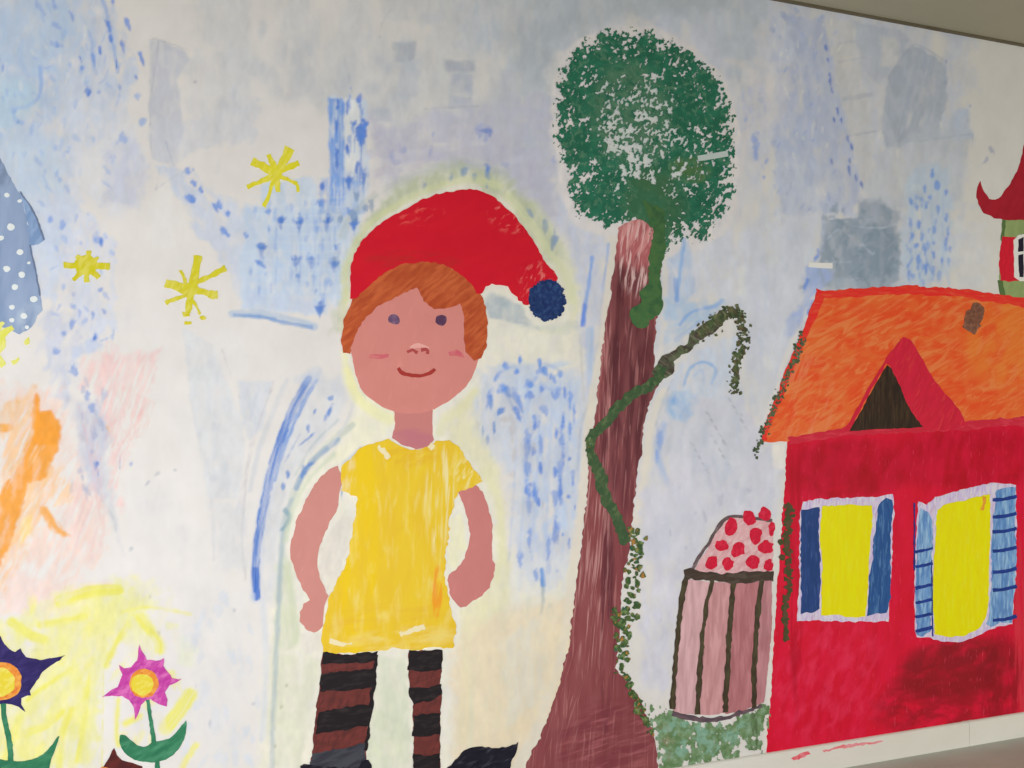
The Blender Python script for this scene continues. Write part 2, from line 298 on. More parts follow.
rect(296, 296, 314, 312, (206, 206, 214), .7, 3, 3); wash([(244, 285), (290, 296), (320, 300), (318, 316), (244, 308)], (188, 202, 228), .5, 6, 5)
stroke([(232, 314), (262, 314), (300, 322), (314, 327)], 8, (172, 192, 216), .8, bristle=.3)
stroke([(234, 315), (262, 317), (290, 324), (312, 327)], 4.5, (102, 148, 204), .75, bristle=.3); stroke([(340, 300), (338, 325)], 2, (180, 186, 150), .6)
# the pale yellow glow painted around the child
HALO = [(340, 330), (345, 270), (362, 225), (400, 186), (450, 165), (505, 175), (545, 215), (575, 262), (590, 300), (585, 370), (560, 378), (490, 372), (480, 400), (450, 425), (480, 450), (505, 500), (515, 560), (600, 560), (600, 690), (560, 775), (250, 775), (268, 640), (275, 540), (300, 460), (345, 420), (345, 370)]
wash(HALO, (226, 222, 205), .75, 10, 8)
wash([(330, 330), (350, 240), (395, 185), (450, 158), (510, 172), (548, 215), (570, 262), (545, 262), (505, 200), (460, 182), (410, 200), (372, 230), (352, 262), (345, 330)], (172, 178, 150), .8, 8, 7, (30, 30, 10, .1, .45))
stroke([(535, 205), (556, 240), (572, 270), (574, 310)], 14, (192, 194, 166), .6, soft=6); stroke([(557, 260), (580, 290), (566, 328), (540, 330)], 7, (206, 204, 178), .8, soft=3)
stroke([(388, 190), (420, 172), (470, 163), (505, 172)], 14, (158, 168, 158), .5, soft=7); stroke([(342, 235), (352, 215), (375, 195)], 10, (158, 170, 162), .5, soft=5)
stroke([(343, 330), (345, 290), (342, 262)], 9, (206, 206, 170), .6, soft=4)
dabs([(451, 178, 6, 9), (474, 177, 6, 10), (488, 172, 9, 22), (487, 185, 5, 6), (336, 262, 11, 18), (354, 220, 11, 16), (366, 207, 10, 10), (555, 240, 8, 20), (530, 214, 6, 14, 60), (464, 172, 12, 10)], (100, 130, 170), .6)
dab(488, 170, 6, 12, 90, (84, 118, 186), .7)
wash([(490, 290), (520, 305), (540, 330), (520, 326), (488, 318), (484, 300)], (168, 178, 180), .9, 3, 3, (20, 14, 6, .1, .5)); blob(505, 303, 12, 7, (140, 160, 170), .5)
wash([(500, 325), (560, 334), (590, 330), (575, 318), (540, 326)], (196, 198, 186), .6, 4, 4)
stroke([(344, 352), (350, 380), (366, 402), (392, 416)], 9, (230, 227, 178), .8, soft=4); stroke([(356, 400), (372, 412), (388, 418)], 2, (196, 190, 180), .5)
wash([(440, 415), (478, 385), (478, 420), (500, 470), (510, 560), (512, 770), (455, 770), (458, 660), (458, 610), (490, 590), (497, 550), (490, 495), (478, 470), (450, 440)], (222, 217, 184), .75, 7, 6, (V, 50, 10, .05, .4))
wash([(366, 390), (394, 415), (390, 440), (366, 445), (345, 465), (330, 465), (345, 430)], (234, 230, 205), .7, 6, 6); wash([(330, 530), (342, 512), (354, 520), (345, 570), (330, 590), (318, 590), (318, 545)], (226, 219, 208), .9, 3, 4, (70, 20, 6, .1, .5))
wash([(462, 510), (468, 550), (452, 572), (448, 560), (450, 520)], (228, 224, 192), .85, 3, 3)
wash([(380, 655), (407, 655), (412, 700), (410, 770), (366, 770), (372, 700)], (208, 214, 188), .7, 5, 5, (V, 50, 10, .1, .5)); rect(378, 652, 408, 690, (226, 224, 210), .4, 8, 5)
wash([(470, 620), (590, 590), (572, 690), (520, 770), (452, 770), (450, 650)], (224, 208, 182), .8, 12, 10, (V, 60, 8, .05, .4))
wash([(500, 640), (575, 620), (560, 700), (530, 740), (500, 745)], (220, 203, 172), .6, 12, 10); stroke([(470, 660), (472, 720), (470, 745)], 8, (212, 216, 190), .5, soft=4)
wash([(270, 650), (322, 655), (312, 720), (300, 770), (262, 770)], (222, 222, 200), .7, 6, 6, (V, 40, 10, .1, .5)); wash([(296, 630), (325, 632), (322, 652), (304, 655)], (228, 222, 212), .8, 4, 4)
wash([(275, 565), (292, 560), (300, 610), (300, 650), (272, 650)], (218, 222, 196), .7, 5, 5)
dabs([(286, 686, 5, 6), (281, 707, 6, 5), (275, 746, 4, 5)], (176, 178, 150), .5)
# blue arcs sweeping down left of the child
AR = [(316, 372), (300, 400), (283, 440), (268, 490), (259, 540), (256, 597)]
wash([(305, 375), (345, 372), (352, 395), (335, 430), (300, 470), (285, 520), (280, 600), (262, 610), (262, 520), (280, 440)], (214, 216, 220), .7, 8, 6)
stroke(AR, 15, (196, 208, 228), .5, soft=4); stroke([(308, 380), (290, 415), (273, 465), (261, 520), (256, 560), (256, 597)], 9, (76, 126, 206), .92, bristle=.55, w2=9)
stroke([(316, 380), (300, 410), (283, 450), (275, 480)], 4, (96, 142, 212), .75); stroke([(255, 570), (257, 597)], 7, (46, 106, 200), .8, bristle=.2)
stroke([(287, 380), (262, 440), (250, 490)], 7, (204, 208, 216), .6, soft=3); stroke([(246, 480), (242, 540), (246, 580)], 3, (206, 206, 208), .6)
G = (176, 194, 196)
stroke([(352, 425), (325, 448), (300, 480), (287, 520), (281, 570), (279, 600)], 8, (196, 206, 190), .8, soft=3); stroke([(338, 420), (312, 446), (296, 475)], 3, G, .7)
stroke([(338, 440), (315, 458), (303, 474), (296, 488)], 6, (126, 160, 200), .7); stroke([(292, 500), (284, 520), (281, 560), (278, 620), (274, 700), (272, 768)], 6, (166, 188, 200), .65, soft=2.5)
stroke([(285, 510), (290, 518), (282, 530)], 5, (120, 160, 180), .7); stroke([(262, 600), (266, 660), (262, 740)], 8, (212, 220, 232), .6, soft=3)
stroke([(355, 395), (348, 420), (330, 446)], 4, (206, 208, 206), .7); stroke([(360, 380), (366, 400)], 3, (200, 206, 190), .5)
dabs([(330, 412, 6, 17, 110), (327, 415, 5, 20, 115), (330, 398, 7, 7, 160), (308, 427, 6, 10), (303, 472, 8, 18, 110), (309, 465, 5, 14, 140), (288, 475, 5, 10), (283, 487, 5, 10), (315, 411, 3, 6, 110), (362, 451, 6, 8, 60), (342, 493, 3, 12), (306, 440, 3, 20, 140)], (92, 136, 204), .7)
stroke([(300, 434), (285, 462)], 1.4, (120, 150, 205), .6); blob(335, 390, 14, 12, (196, 204, 214), .5); blob(310, 378, 22, 10, (186, 200, 224), .6)
wash([(340, 465), (356, 450), (362, 448), (358, 460)], (200, 208, 220), .8, 2, 2)
# blue block right of the child
wash([(480, 372), (500, 362), (585, 375), (590, 400), (584, 470), (578, 540), (560, 590), (525, 585), (512, 540), (510, 480), (484, 452), (470, 430)], (196, 203, 214), .85, 7, 8, (V, 30, 8, .05, .4))
wash([(515, 380), (580, 380), (580, 520), (530, 560), (520, 470)], (180, 196, 222), .7, 6, 7, (V, 16, 5, .35, .6)); wash([(485, 365), (575, 360), (585, 395), (510, 402)], (182, 196, 214), .7, 5, 5, (10, 18, 6, .2, .6))
B2 = (78, 124, 206)
dabs([(5, 30, 9, 18, 60), (15, 66, 9, 22), (22, 67, 12, 5, 0), (16, 108, 9, 24), (23, 109, 9, 5, 0), (29, 85, 7, 14), (26, 118, 6, 16, 70), (51, 38, 6, 18, 270), (51, 72, 6, 24), (58, 75, 7, 4, 0), (48, 108, 7, 26, 270), (57, 113, 6, 4, 0), (43, 146, 8, 26, 270), (51, 150, 7, 3, 0), (36, 180, 8, 24, 270), (45, 187, 6, 3, 0),
      (41, 12, 4, 9, 70), (18, 12, 12, 8, 30), (30, 6, 10, 6, 0), (24, 42, 8, 12, 120), (44, 50, 5, 14), (43, 90, 6, 12), (62, 30, 4, 20), (63, 123, 3, 6), (57, 160, 3, 12), (53, 10, 4, 14)], B2, .72, (512, 384))
dabs([(491, 402, 6, 15), (487, 440, 6, 13), (483, 430, 3, 12), (508, 392, 10, 14, 70), (500, 412, 8, 12, 130), (494, 430, 3, 20)], (100, 138, 200), .8)
dabs([(505, 366, 12, 7, 170), (545, 372, 9, 12, 60), (540, 363, 16, 5, 0), (520, 360, 16, 4, 0), (560, 374, 8, 8), (530, 385, 10, 8, 40), (516, 372, 10, 6), (503, 390, 14, 10, 30)], (92, 140, 214), .72)
for x in (517, 527, 540, 552, 560, 570): stroke([(x, 380), (x - 2 + x % 3, 450), (x - 8, 560)], 3, (160, 182, 220), .4, soft=2)
dabs([(477, 427, 10, 14), (505, 420, 12, 10), (512, 430, 10, 30), (514, 455, 8, 20), (543, 505, 5, 10), (513, 475, 8, 8), (522, 410, 8, 6), (534, 448, 6, 12)], (186, 178, 176), .4)
for x in (522, 548, 566): stroke([(x, 560), (x - 3, 590)], 4, (200, 210, 224), .5, soft=2)
wash([(512, 560), (570, 555), (558, 592), (540, 598), (510, 585)], (214, 216, 216), .5, 6, 5); stroke([(542, 580), (543, 600), (541, 614)], 4, (136, 160, 170), .65, soft=2); stroke([(542, 570), (543, 585)], 5, (82, 142, 214), .8)
stroke([(528, 600), (527, 650)], 7, (204, 206, 190), .5, soft=3); dabs([(550, 606, 8, 5, 0)], (160, 172, 170), .4)
# between hat and trunk
wash([(556, 95), (590, 230), (618, 250), (596, 400), (582, 400), (580, 300), (560, 230)], (180, 185, 200), .8, 8, 8, (V, 30, 10, .1, .45))
stroke([(592, 258), (588, 290), (583, 322)], 4.5, (120, 152, 210), .85); stroke([(585, 305), (583, 325)], 5, (84, 124, 208), .85); stroke([(609, 244), (603, 290), (600, 325)], 3, (116, 148, 208), .75)
stroke([(590, 330), (590, 360), (592, 384)], 9, (156, 180, 218), .7, soft=3); stroke([(580, 335), (584, 400)], 3, (190, 186, 176), .6); stroke([(600, 320), (598, 345), (594, 360)], 3, (130, 160, 210), .6)
stroke([(596, 395), (582, 420), (578, 470)], 3, (160, 172, 190), .55)
# pale band beside the trunk and round the crown
TR = [(616, 228), (611, 270), (604, 315), (595, 384), (588, 434), (582, 500), (572, 580), (562, 650), (543, 712), (515, 770)]
stroke(TR, 11, (214, 206, 190), .9, soft=3, bristle=.2)
stroke([(666, 255), (664, 320), (668, 372)], 8, (198, 194, 186), .85, soft=3); stroke([(664, 392), (652, 420), (646, 470), (638, 520)], 11, (214, 207, 192), .9, soft=3)
CR = catmull([(612, 27), (652, 27), (686, 42), (716, 66), (732, 92), (739, 120), (739, 195), (730, 225), (710, 246), (690, 252), (672, 256), (600, 236), (570, 222), (557, 170), (551, 130), (552, 85), (568, 48), (590, 32)], 5)
wash(CR, (190, 184, 178), .92, 4, 4)
wash([(592, 70), (690, 80), (700, 150), (690, 200), (600, 200), (588, 120)], (168, 178, 166), .8, 10, 8)
# right of the crown: textured blue greys
stroke([(727, 60), (750, 70), (748, 110), (742, 170), (735, 215)], 8, (180, 174, 168), .6, soft=4)
wash([(742, 85), (765, 82), (770, 115), (750, 125), (742, 120)], (150, 158, 184), .8, 5, 5, (V, 16, 5, .2, .55))
dabs([(755, 142, 12, 20), (756, 155, 9, 12), (762, 100, 12, 16), (765, 108, 5, 10), (766, 162, 5, 7), (764, 178, 3, 4), (752, 110, 10, 10), (746, 120, 8, 8)], (112, 134, 186), .6)
wash([(770, 15), (828, 18), (835, 60), (848, 110), (862, 190), (855, 215), (775, 215), (772, 110)], (146, 154, 172), .75, 4, 6, (V, 22, 9, .1, .5))
wash([(770, 60), (800, 65), (786, 120), (765, 130), (745, 130), (745, 65)], (176, 172, 168), .6, 8, 10); wash([(770, 5), (782, 8), (798, 60), (780, 62), (768, 40)], (162, 165, 172), .6, 4, 6)
wash([(822, 18), (830, 50), (838, 90), (852, 150), (864, 195), (880, 200), (872, 120), (852, 20)], (168, 166, 160), .8, 3, 3, (V, 20, 8, .05, .4))
for y in (42, 60, 96, 98, 134): stroke([(832 + y * .12, y + 2), (862 + y * .1, y - 3)], 3, (138, 142, 150), .5)
wash([(852, 20), (866, 24), (905, 30), (912, 40), (900, 62), (880, 85), (862, 70), (855, 40)], (142, 148, 154), .7, 3, 3, (V, 20, 8, .05, .45)); rect(880, 36, 898, 68, (170, 167, 160), .6, 4, 4)
wash([(888, 75), (905, 50), (918, 44), (948, 66), (946, 100), (938, 140), (930, 138), (885, 150), (880, 130)], (136, 145, 154), .8, 2, 3, (75, 30, 7, .02, .4))
stroke([(888, 78), (904, 54), (918, 45), (946, 62)], 3, (132, 138, 148), .6); stroke([(912, 28), (908, 45), (895, 62)], 2, (160, 160, 158), .6)
for i in range(5): stroke([(915 + i * 7, 52 + i * 3), (905 + i * 8, 95), (897 + i * 8, 135)], 3, (158, 158, 160), .4, soft=2)
wash([(942, 120), (968, 112), (975, 140), (960, 200), (925, 210), (880, 210), (862, 190), (880, 150)], (160, 164, 166), .7, 6, 7, (V, 30, 10, .1, .5)); wash([(950, 110), (970, 105), (972, 138), (952, 142)], (148, 158, 170), .7, 4, 4)
stroke([(920, 141), (948, 137), (970, 134)], 2, (138, 146, 152), .6); dabs([(970, 106, 4, 5), (968, 121, 3, 5), (973, 136, 3, 8), (946, 62, 3, 5), (946, 83, 3, 4), (992, 150, 8, 10, 60), (986, 160, 12, 4, 40)], (122, 128, 148), .55)
for x, y in ((826, 48), (828, 60), (830, 82), (832, 90), (838, 112), (842, 122), (834, 120), (848, 140), (852, 148), (850, 162), (856, 178), (862, 186), (832, 162), (849, 170), (830, 76)): dab(x, y, 3.4, 9, 80, (86, 106, 158), .75)
for x, y in ((784, 15), (797, 11), (785, 18), (772, 30), (822, 17)): dab(x, y, 10, 7, 0, (130, 140, 160), .6)
R_ = np.random.default_rng(7)
for k in range(70): dab(R_.uniform(772, 840), R_.uniform(20, 210), R_.uniform(2, 4), R_.uniform(4, 12), R_.uniform(60, 130), [(126, 140, 176), (190, 188, 184), (134, 146, 168)][k % 3], .5)
for k in range(90): dab(R_.uniform(660, 960), R_.uniform(120, 300), R_.uniform(2, 5), R_.uniform(4, 16), R_.uniform(70, 110), [(150, 160, 184), (194, 194, 194), (160, 166, 180)][k % 3], .35)
wash([(770, 150), (850, 180), (860, 290), (800, 290), (760, 240)], (178, 182, 192), .6, 12, 10, (V, 20, 8, .2, .6)); blob(822, 190, 10, 14, (192, 188, 182), .6); blob(770, 85, 12, 20, (186, 180, 172), .6)
# lower, right of the trunk
wash([(672, 250), (700, 245), (800, 215), (820, 215), (818, 290), (790, 360), (770, 440), (745, 400), (745, 330), (720, 300), (690, 300)], (186, 189, 198), .8, 10, 8, (V, 40, 12, .1, .5))
wash([(668, 258), (690, 240), (694, 290), (680, 310), (668, 300)], (166, 180, 206), .8, 3, 4, (V, 16, 6, .1, .5)); stroke([(684, 240), (680, 270), (676, 300)], 5, (120, 156, 212), .75); stroke([(676, 280), (677, 300)], 5, (104, 142, 208), .7)
wash([(665, 300), (735, 300), (700, 330), (680, 345), (664, 350)], (160, 180, 210), .75, 5, 6, (20, 20, 7, .1, .5)); stroke([(680, 325), (692, 312), (715, 306), (722, 300)], 4, (116, 152, 212), .7); stroke([(676, 340), (690, 330), (700, 322)], 5, (138, 166, 212), .6)
wash([(680, 360), (742, 330), (738, 380), (730, 400), (700, 398), (668, 402), (668, 385)], (184, 193, 208), .85, 5, 5, (V, 20, 8, .1, .5)); stroke([(684, 384), (690, 368), (704, 362), (716, 370), (712, 384)], 3.5, (122, 160, 216), .75); stroke([(694, 376), (702, 370), (704, 384)], 2.5, (140, 168, 214), .7)
wash([(668, 395), (690, 388), (700, 402), (688, 425), (672, 420), (662, 400)], (146, 176, 214), .8, 5, 5); stroke([(674, 400), (684, 408), (686, 415)], 8, (116, 158, 214), .6, soft=3)
stroke([(664, 425), (658, 450), (664, 475), (672, 490)], 9, (152, 174, 216), .7, soft=4); dabs([(660, 440, 9, 22), (657, 455, 6, 18)], (120, 152, 214), .5); stroke([(672, 380), (662, 405), (656, 425)], 2, (160, 170, 186), .5)
wash([(640, 480), (660, 490), (700, 400), (750, 410), (770, 445), (785, 455), (778, 520), (720, 515), (700, 560), (684, 600), (670, 700), (640, 690), (640, 560)], (198, 196, 206), .85, 8, 7, (V, 50, 18, .0, .35))
wash([(690, 395), (730, 400), (760, 440), (740, 480), (690, 470), (672, 440)], (190, 193, 202), .7, 12, 8); rect(640, 490, 690, 560, (200, 200, 212), .5, 8, 6)
for x, y, e in ((692, 444, 1), (708, 414, 1), (730, 400, 1), (712, 436, 0)):
    for k in range(5): dab(x + k * 4, y + k * 7, 2.2, 7, 50, (142, 144, 156), .6)
dabs([(742, 415, 4, 6, 50), (725, 444, 4, 5, 50), (704, 471, 3, 5), (696, 513, 9, 3, 10), (670, 532, 3, 10, 80), (686, 548, 4, 4), (680, 488, 3, 3), (720, 500, 9, 14), (705, 518, 22, 4, -10), (748, 490, 10, 6)], (164, 164, 186), .45)
blob(655, 675, 6, 10, (186, 190, 200), .5); dabs([(661, 620, 3, 6)], (180, 182, 192), .5)
# band of bare wall beside the painted house
stroke([(815, 290), (800, 325), (782, 370), (764, 430)], 8, (206, 200, 190), .8, soft=4); rect(772, 442, 787, 470, (214, 208, 198), .8, 3, 3); rect(768, 464, 779, 500, (196, 194, 204), .6, 4, 4)
stroke([(772, 640), (768, 700), (766, 745)], 5, (214, 206, 194), .8, soft=3); stroke([(770, 600), (772, 650)], 3, (200, 190, 180), .6)
# dark block, blue strips over the house roof
wash([(824, 220), (856, 216), (858, 202), (880, 200), (900, 212), (900, 280), (888, 290), (800, 288), (818, 262)], (122, 136, 148), .85, 3, 4, (0, 26, 7, .0, .35)); wash([(856, 200), (880, 198), (886, 215), (858, 218)], (140, 148, 156), .6, 4, 4)
rect(856, 222, 896, 285, (112, 128, 142), .5, 6, 6); stroke([(826, 205), (824, 222), (822, 250)], 5, (150, 160, 176), .7); stroke([(826, 221), (850, 219), (872, 217)], 2, (110, 128, 150), .6)
for P in ([(826, 240), (838, 230), (850, 236)], [(862, 244), (872, 254), (874, 252)], [(832, 258), (836, 262)], [(826, 262), (850, 262)], [(846, 225), (878, 228), (896, 224)]): stroke(P, 2, (166, 178, 186), .6)
wash([(824, 275), (870, 280), (900, 270), (900, 292), (822, 294)], (148, 160, 168), .6, 4, 4)
wash([(806, 266), (820, 264), (836, 270), (830, 284), (812, 300), (802, 325), (788, 342), (786, 322), (800, 305)], (146, 160, 194), .8, 4, 4, (60, 18, 6, .05, .45)); wash([(786, 320), (800, 316), (794, 338), (784, 336)], (168, 178, 204), .7, 4, 4)
dabs([(816, 258, 6, 10, 120), (812, 302, 5, 12, 110), (808, 312, 5, 10, 110), (806, 285, 6, 16, 110), (818, 252, 4, 8)], (96, 128, 196), .75); stroke([(812, 250), (806, 262)], 5, (176, 184, 204), .6)
wash([(905, 176), (918, 165), (950, 165), (952, 272), (930, 285), (900, 288), (902, 200)], (158, 172, 198), .7, 4, 6, (V, 26, 8, .05, .5)); wash([(945, 230), (962, 235), (958, 268), (940, 270)], (172, 178, 192), .6, 5, 5)
dabs([(932, 174, 6, 10), (937, 186, 8, 12), (925, 188, 5, 10), (911, 201, 7, 9), (917, 208, 5, 8), (926, 206, 6, 9), (946, 193, 5, 9), (938, 210, 5, 10), (946, 218, 5, 9), (911, 222, 5, 9), (919, 225, 5, 10), (912, 238, 6, 12), (922, 236, 6, 12), (934, 230, 5, 10), (948, 232, 5, 12),
      (946, 242, 6, 12), (926, 252, 6, 14), (918, 262, 8, 20), (909, 276, 5, 18), (934, 256, 5, 9), (942, 262, 4, 8), (926, 270, 5, 14), (950, 250, 4, 8), (930, 198, 8, 6), (916, 246, 8, 6), (908, 266, 6, 8), (934, 243, 7, 6)], (88, 122, 190), .68)
for x in (912, 922, 932, 943): stroke([(x, 195), (x, 240), (x - 2, 285)], 3, (130, 154, 202), .4, soft=2)
wash([(950, 215), (985, 225), (992, 250), (985, 292), (955, 290), (950, 250)], (184, 184, 178), .6, 10, 8)

# second pass: firmer touches
for x, y, w, l, an in ((516, 398, 9, 24, 60), (528, 384, 12, 10, 20), (520, 404, 7, 20, 70), (541, 370, 14, 8, 30), (552, 378, 8, 14, 50), (497, 376, 8, 12, 110), (489, 398, 9, 22, 100), (528, 440, 11, 26, 90), (541, 445, 8, 22, 90), (562, 440, 9, 26, 90), (527, 470, 11, 26, 90), (535, 492, 9, 20, 90), (560, 470, 10, 24, 90),
                       (555, 500, 9, 22, 90), (529, 505, 9, 24, 90), (557, 530, 9, 26, 90), (548, 548, 8, 24, 90), (530, 540, 8, 20, 90), (570, 400, 7, 20, 90), (545, 410, 10, 14, 60), (556, 395, 9, 14, 110), (535, 420, 8, 12, 90), (570, 430, 6, 18, 90), (573, 480, 5, 20, 90), (520, 560, 8, 18, 90), (536, 575, 7, 14, 90)):
    dab(x, y, w, l, an, (104, 142, 210), .6)
for P in ([(498, 374), (508, 368), (518, 368)], [(500, 386), (508, 398), (516, 412)], [(545, 364), (556, 368), (562, 376)], [(536, 378), (528, 390), (530, 402)], [(541, 384), (552, 390), (566, 388)]): stroke(P, 5, (120, 156, 212), .55, soft=3, w2=2)
for x, y, w, l in ((525, 450, 12, 40), (560, 455, 12, 40), (528, 510, 12, 40), (556, 540, 10, 36), (510, 400, 14, 30), (542, 400, 16, 30)): blob(x, y, w, l / 2, (176, 182, 196), .45)
# yellow green glow hugging the hat and the face
for P, w, c, a in (([(346, 300), (345, 275), (352, 250), (366, 228), (385, 212)], 9, (200, 202, 158), .75), ([(385, 212), (410, 198), (440, 186), (470, 180), (500, 186)], 9, (192, 194, 152), .75), ([(508, 196), (528, 220), (546, 248), (562, 272), (572, 300)], 12, (196, 198, 160), .7),
                   ([(347, 372), (356, 396), (374, 412), (390, 420)], 12, (234, 230, 176), .75), ([(474, 392), (462, 408), (444, 420), (440, 432)], 12, (218, 214, 176), .7), ([(482, 470), (498, 500), (502, 540), (498, 580)], 9, (220, 218, 180), .7), ([(334, 455), (310, 478), (295, 505), (286, 540)], 7, (208, 216, 190), .7), ([(286, 560), (292, 600), (296, 640)], 9, (214, 220, 190), .6), ([(466, 620), (466, 680), (462, 740)], 12, (226, 216, 180), .6)):
    stroke(P, w, c, a, soft=4, bristle=.3)
wash([(366, 110), (410, 140), (500, 128), (555, 165), (560, 230), (530, 205), (500, 172), (450, 160), (400, 178), (368, 190)], (166, 162, 180), .5, 12, 10, (10, 30, 8, .2, .6))
for x, y, w, l in ((356, 196, 10, 14), (372, 206, 8, 12), (340, 220, 9, 12), (545, 228, 8, 16), (552, 244, 7, 20), (424, 186, 7, 9)): dab(x, y, w, l, 90, (96, 124, 160), .5)
# crisp edged grey roller marks between the lower star and the arcs
wash([(181, 326), (214, 344), (222, 370), (240, 412), (246, 440), (240, 500), (206, 500), (202, 460), (190, 400)], (217, 219, 222), .75, 3, 2, (V, 60, 20, .0, .35))
wash([(238, 380), (274, 380), (262, 430), (248, 442), (240, 410)], (208, 214, 224), .75, 3, 2, (V, 40, 12, .0, .35))
stroke([(222, 350), (232, 378), (240, 398)], 1.6, (196, 190, 192), .6); stroke([(274, 382), (256, 432), (246, 480), (241, 510)], 2, (206, 196, 200), .6)
wash([(206, 500), (250, 500), (250, 570), (215, 575)], (220, 222, 226), .5, 8, 8)
# firmer blues in the upper left corner
wash([(-40, -30), (70, -30), (92, 30), (60, 60), (-40, 100)], (164, 182, 208), .55, 14, 14, (60, 26, 12, .15, .5))
wash([(-40, 70), (36, 80), (40, 108), (10, 130), (-40, 130)], (172, 194, 226), .6, 8, 8); wash([(-30, 130), (60, 135), (64, 190), (20, 200), (-30, 180)], (184, 200, 232), .5, 10, 10)
wash([(50, 80), (110, 60), (125, 90), (112, 130), (60, 125)], (184, 194, 212), .5, 10, 12, (60, 20, 8, .25, .55))
R2 = np.random.default_rng(21)
for k in range(90): dab(R2.uniform(0, 120), R2.uniform(0, 230), R2.uniform(3, 8), R2.uniform(6, 18), R2.uniform(40, 110), [(140, 166, 210), (206, 205, 208), (158, 180, 218)][k % 3], .4)
for k in range(46): dab(R2.uniform(50, 115), R2.uniform(235, 345), R2.uniform(3, 8), R2.uniform(5, 12), R2.uniform(0, 160), [(150, 176, 224), (220, 216, 222)][k % 2], .5)
for k in range(26): dab(90 + R2.normal() * 8, R2.uniform(380, 500), R2.uniform(4, 9), R2.uniform(6, 16), R2.uniform(50, 110), [(172, 180, 214), (206, 196, 210)][k % 2], .55)
for k in range(70):
    y = R2.uniform(200, 300); dab(R2.uniform(250, 345), y, R2.uniform(3, 7), R2.uniform(6, 16), 90, [(132, 162, 212), (206, 210, 220), (150, 172, 210)][k % 3], .45)
for k in range(36): dab(R2.uniform(330, 367), R2.uniform(98, 200), R2.uniform(2, 5), R2.uniform(8, 24), 90, [(98, 136, 198), (196, 202, 214)][k % 2], .55)
for k in range(60): dab(R2.uniform(905, 950), R2.uniform(185, 285), R2.uniform(3, 7), R2.uniform(5, 14), R2.uniform(60, 120), [(106, 136, 192), (168, 176, 188)][k % 2], .5)
for k in range(60): dab(R2.uniform(825, 900), R2.uniform(208, 286), R2.uniform(3, 9), R2.uniform(6, 16), R2.uniform(0, 180), [(108, 126, 138), (136, 148, 156)][k % 2], .45)
for k in range(50): dab(R2.uniform(20, 180), R2.uniform(600, 765), R2.uniform(8, 18), R2.uniform(16, 40), R2.uniform(50, 130), [(242, 236, 140), (240, 234, 214)][k % 2], .4)
for k in range(60): dab(R2.uniform(180, 260), R2.uniform(590, 765), R2.uniform(6, 14), R2.uniform(10, 26), R2.uniform(60, 120), [(214, 222, 234), (232, 226, 224)][k % 2], .45)
for k in range(60): dab(R2.uniform(660, 780), R2.uniform(260, 520), R2.uniform(6, 16), R2.uniform(12, 40), R2.uniform(60, 120), [(178, 184, 198), (204, 202, 208)][k % 2], .35)

wash([(10, 625), (60, 600), (120, 590), (150, 605), (112, 640), (100, 700), (96, 770), (-10, 770), (-10, 640)], (241, 237, 150), .55, 10, 12, (55, 30, 10, .2, .6))
wash([(462, 625), (500, 600), (575, 600), (560, 680), (520, 765), (450, 768), (452, 655)], (224, 212, 184), .55, 12, 10, (V, 50, 8, .05, .4))
wash([(500, 640), (545, 610), (545, 700), (505, 735)], (214, 212, 200), .5, 8, 8, (V, 40, 8, .1, .5))
wash([(446, 430), (478, 412), (500, 470), (512, 600), (470, 640), (470, 605), (498, 565), (494, 500), (480, 470)], (224, 220, 186), .5, 6, 5)
for x, y in ((299, 224), (281, 222), (327, 224), (354, 226), (262, 250), (296, 262), (311, 263), (334, 266), (320, 310), (361, 138), (349, 182), (363, 128)):
    wash([(x - 6, y - 4), (x + 6, y - 5), (x + 2, y + 3), (x, y + 9), (x - 3, y + 2)], (84, 124, 196), .7, 1.5, 1.5, rs=4)
for y in range(196, 300, 9): stroke([(250 + y % 7, y), (300, y + 2), (345 - y % 5, y + 1)], 3, (202, 210, 224), .35, soft=2)

def mottle():                 # dried brush ridges and thin spots all over the washed area
    ys, xs = np.mgrid[CY0:CY1, CX0:CX1].astype(np.float32)
    n = (fbm(xs / 8, ys / 18, 901, 4) - .5) * .11 + (fbm(xs / 2.6, ys / 7, 902, 2) - .5) * .035 + (fbm(xs / 60, ys / 60, 903, 2) - .5) * .06
    w = .45 + .55 * sstep(.02, .10, np.abs(SHEET - WHITE.astype(np.float32)).max(-1))
    b = (fbm(xs / 22, ys / 34, 905, 3) - .5) * .035 * w
    SHEET[:] = SHEET * (1 + (n * w)[..., None]) * (1 + b[..., None] * np.array([-1.0, -.1, 1.0], np.float32))
mottle()

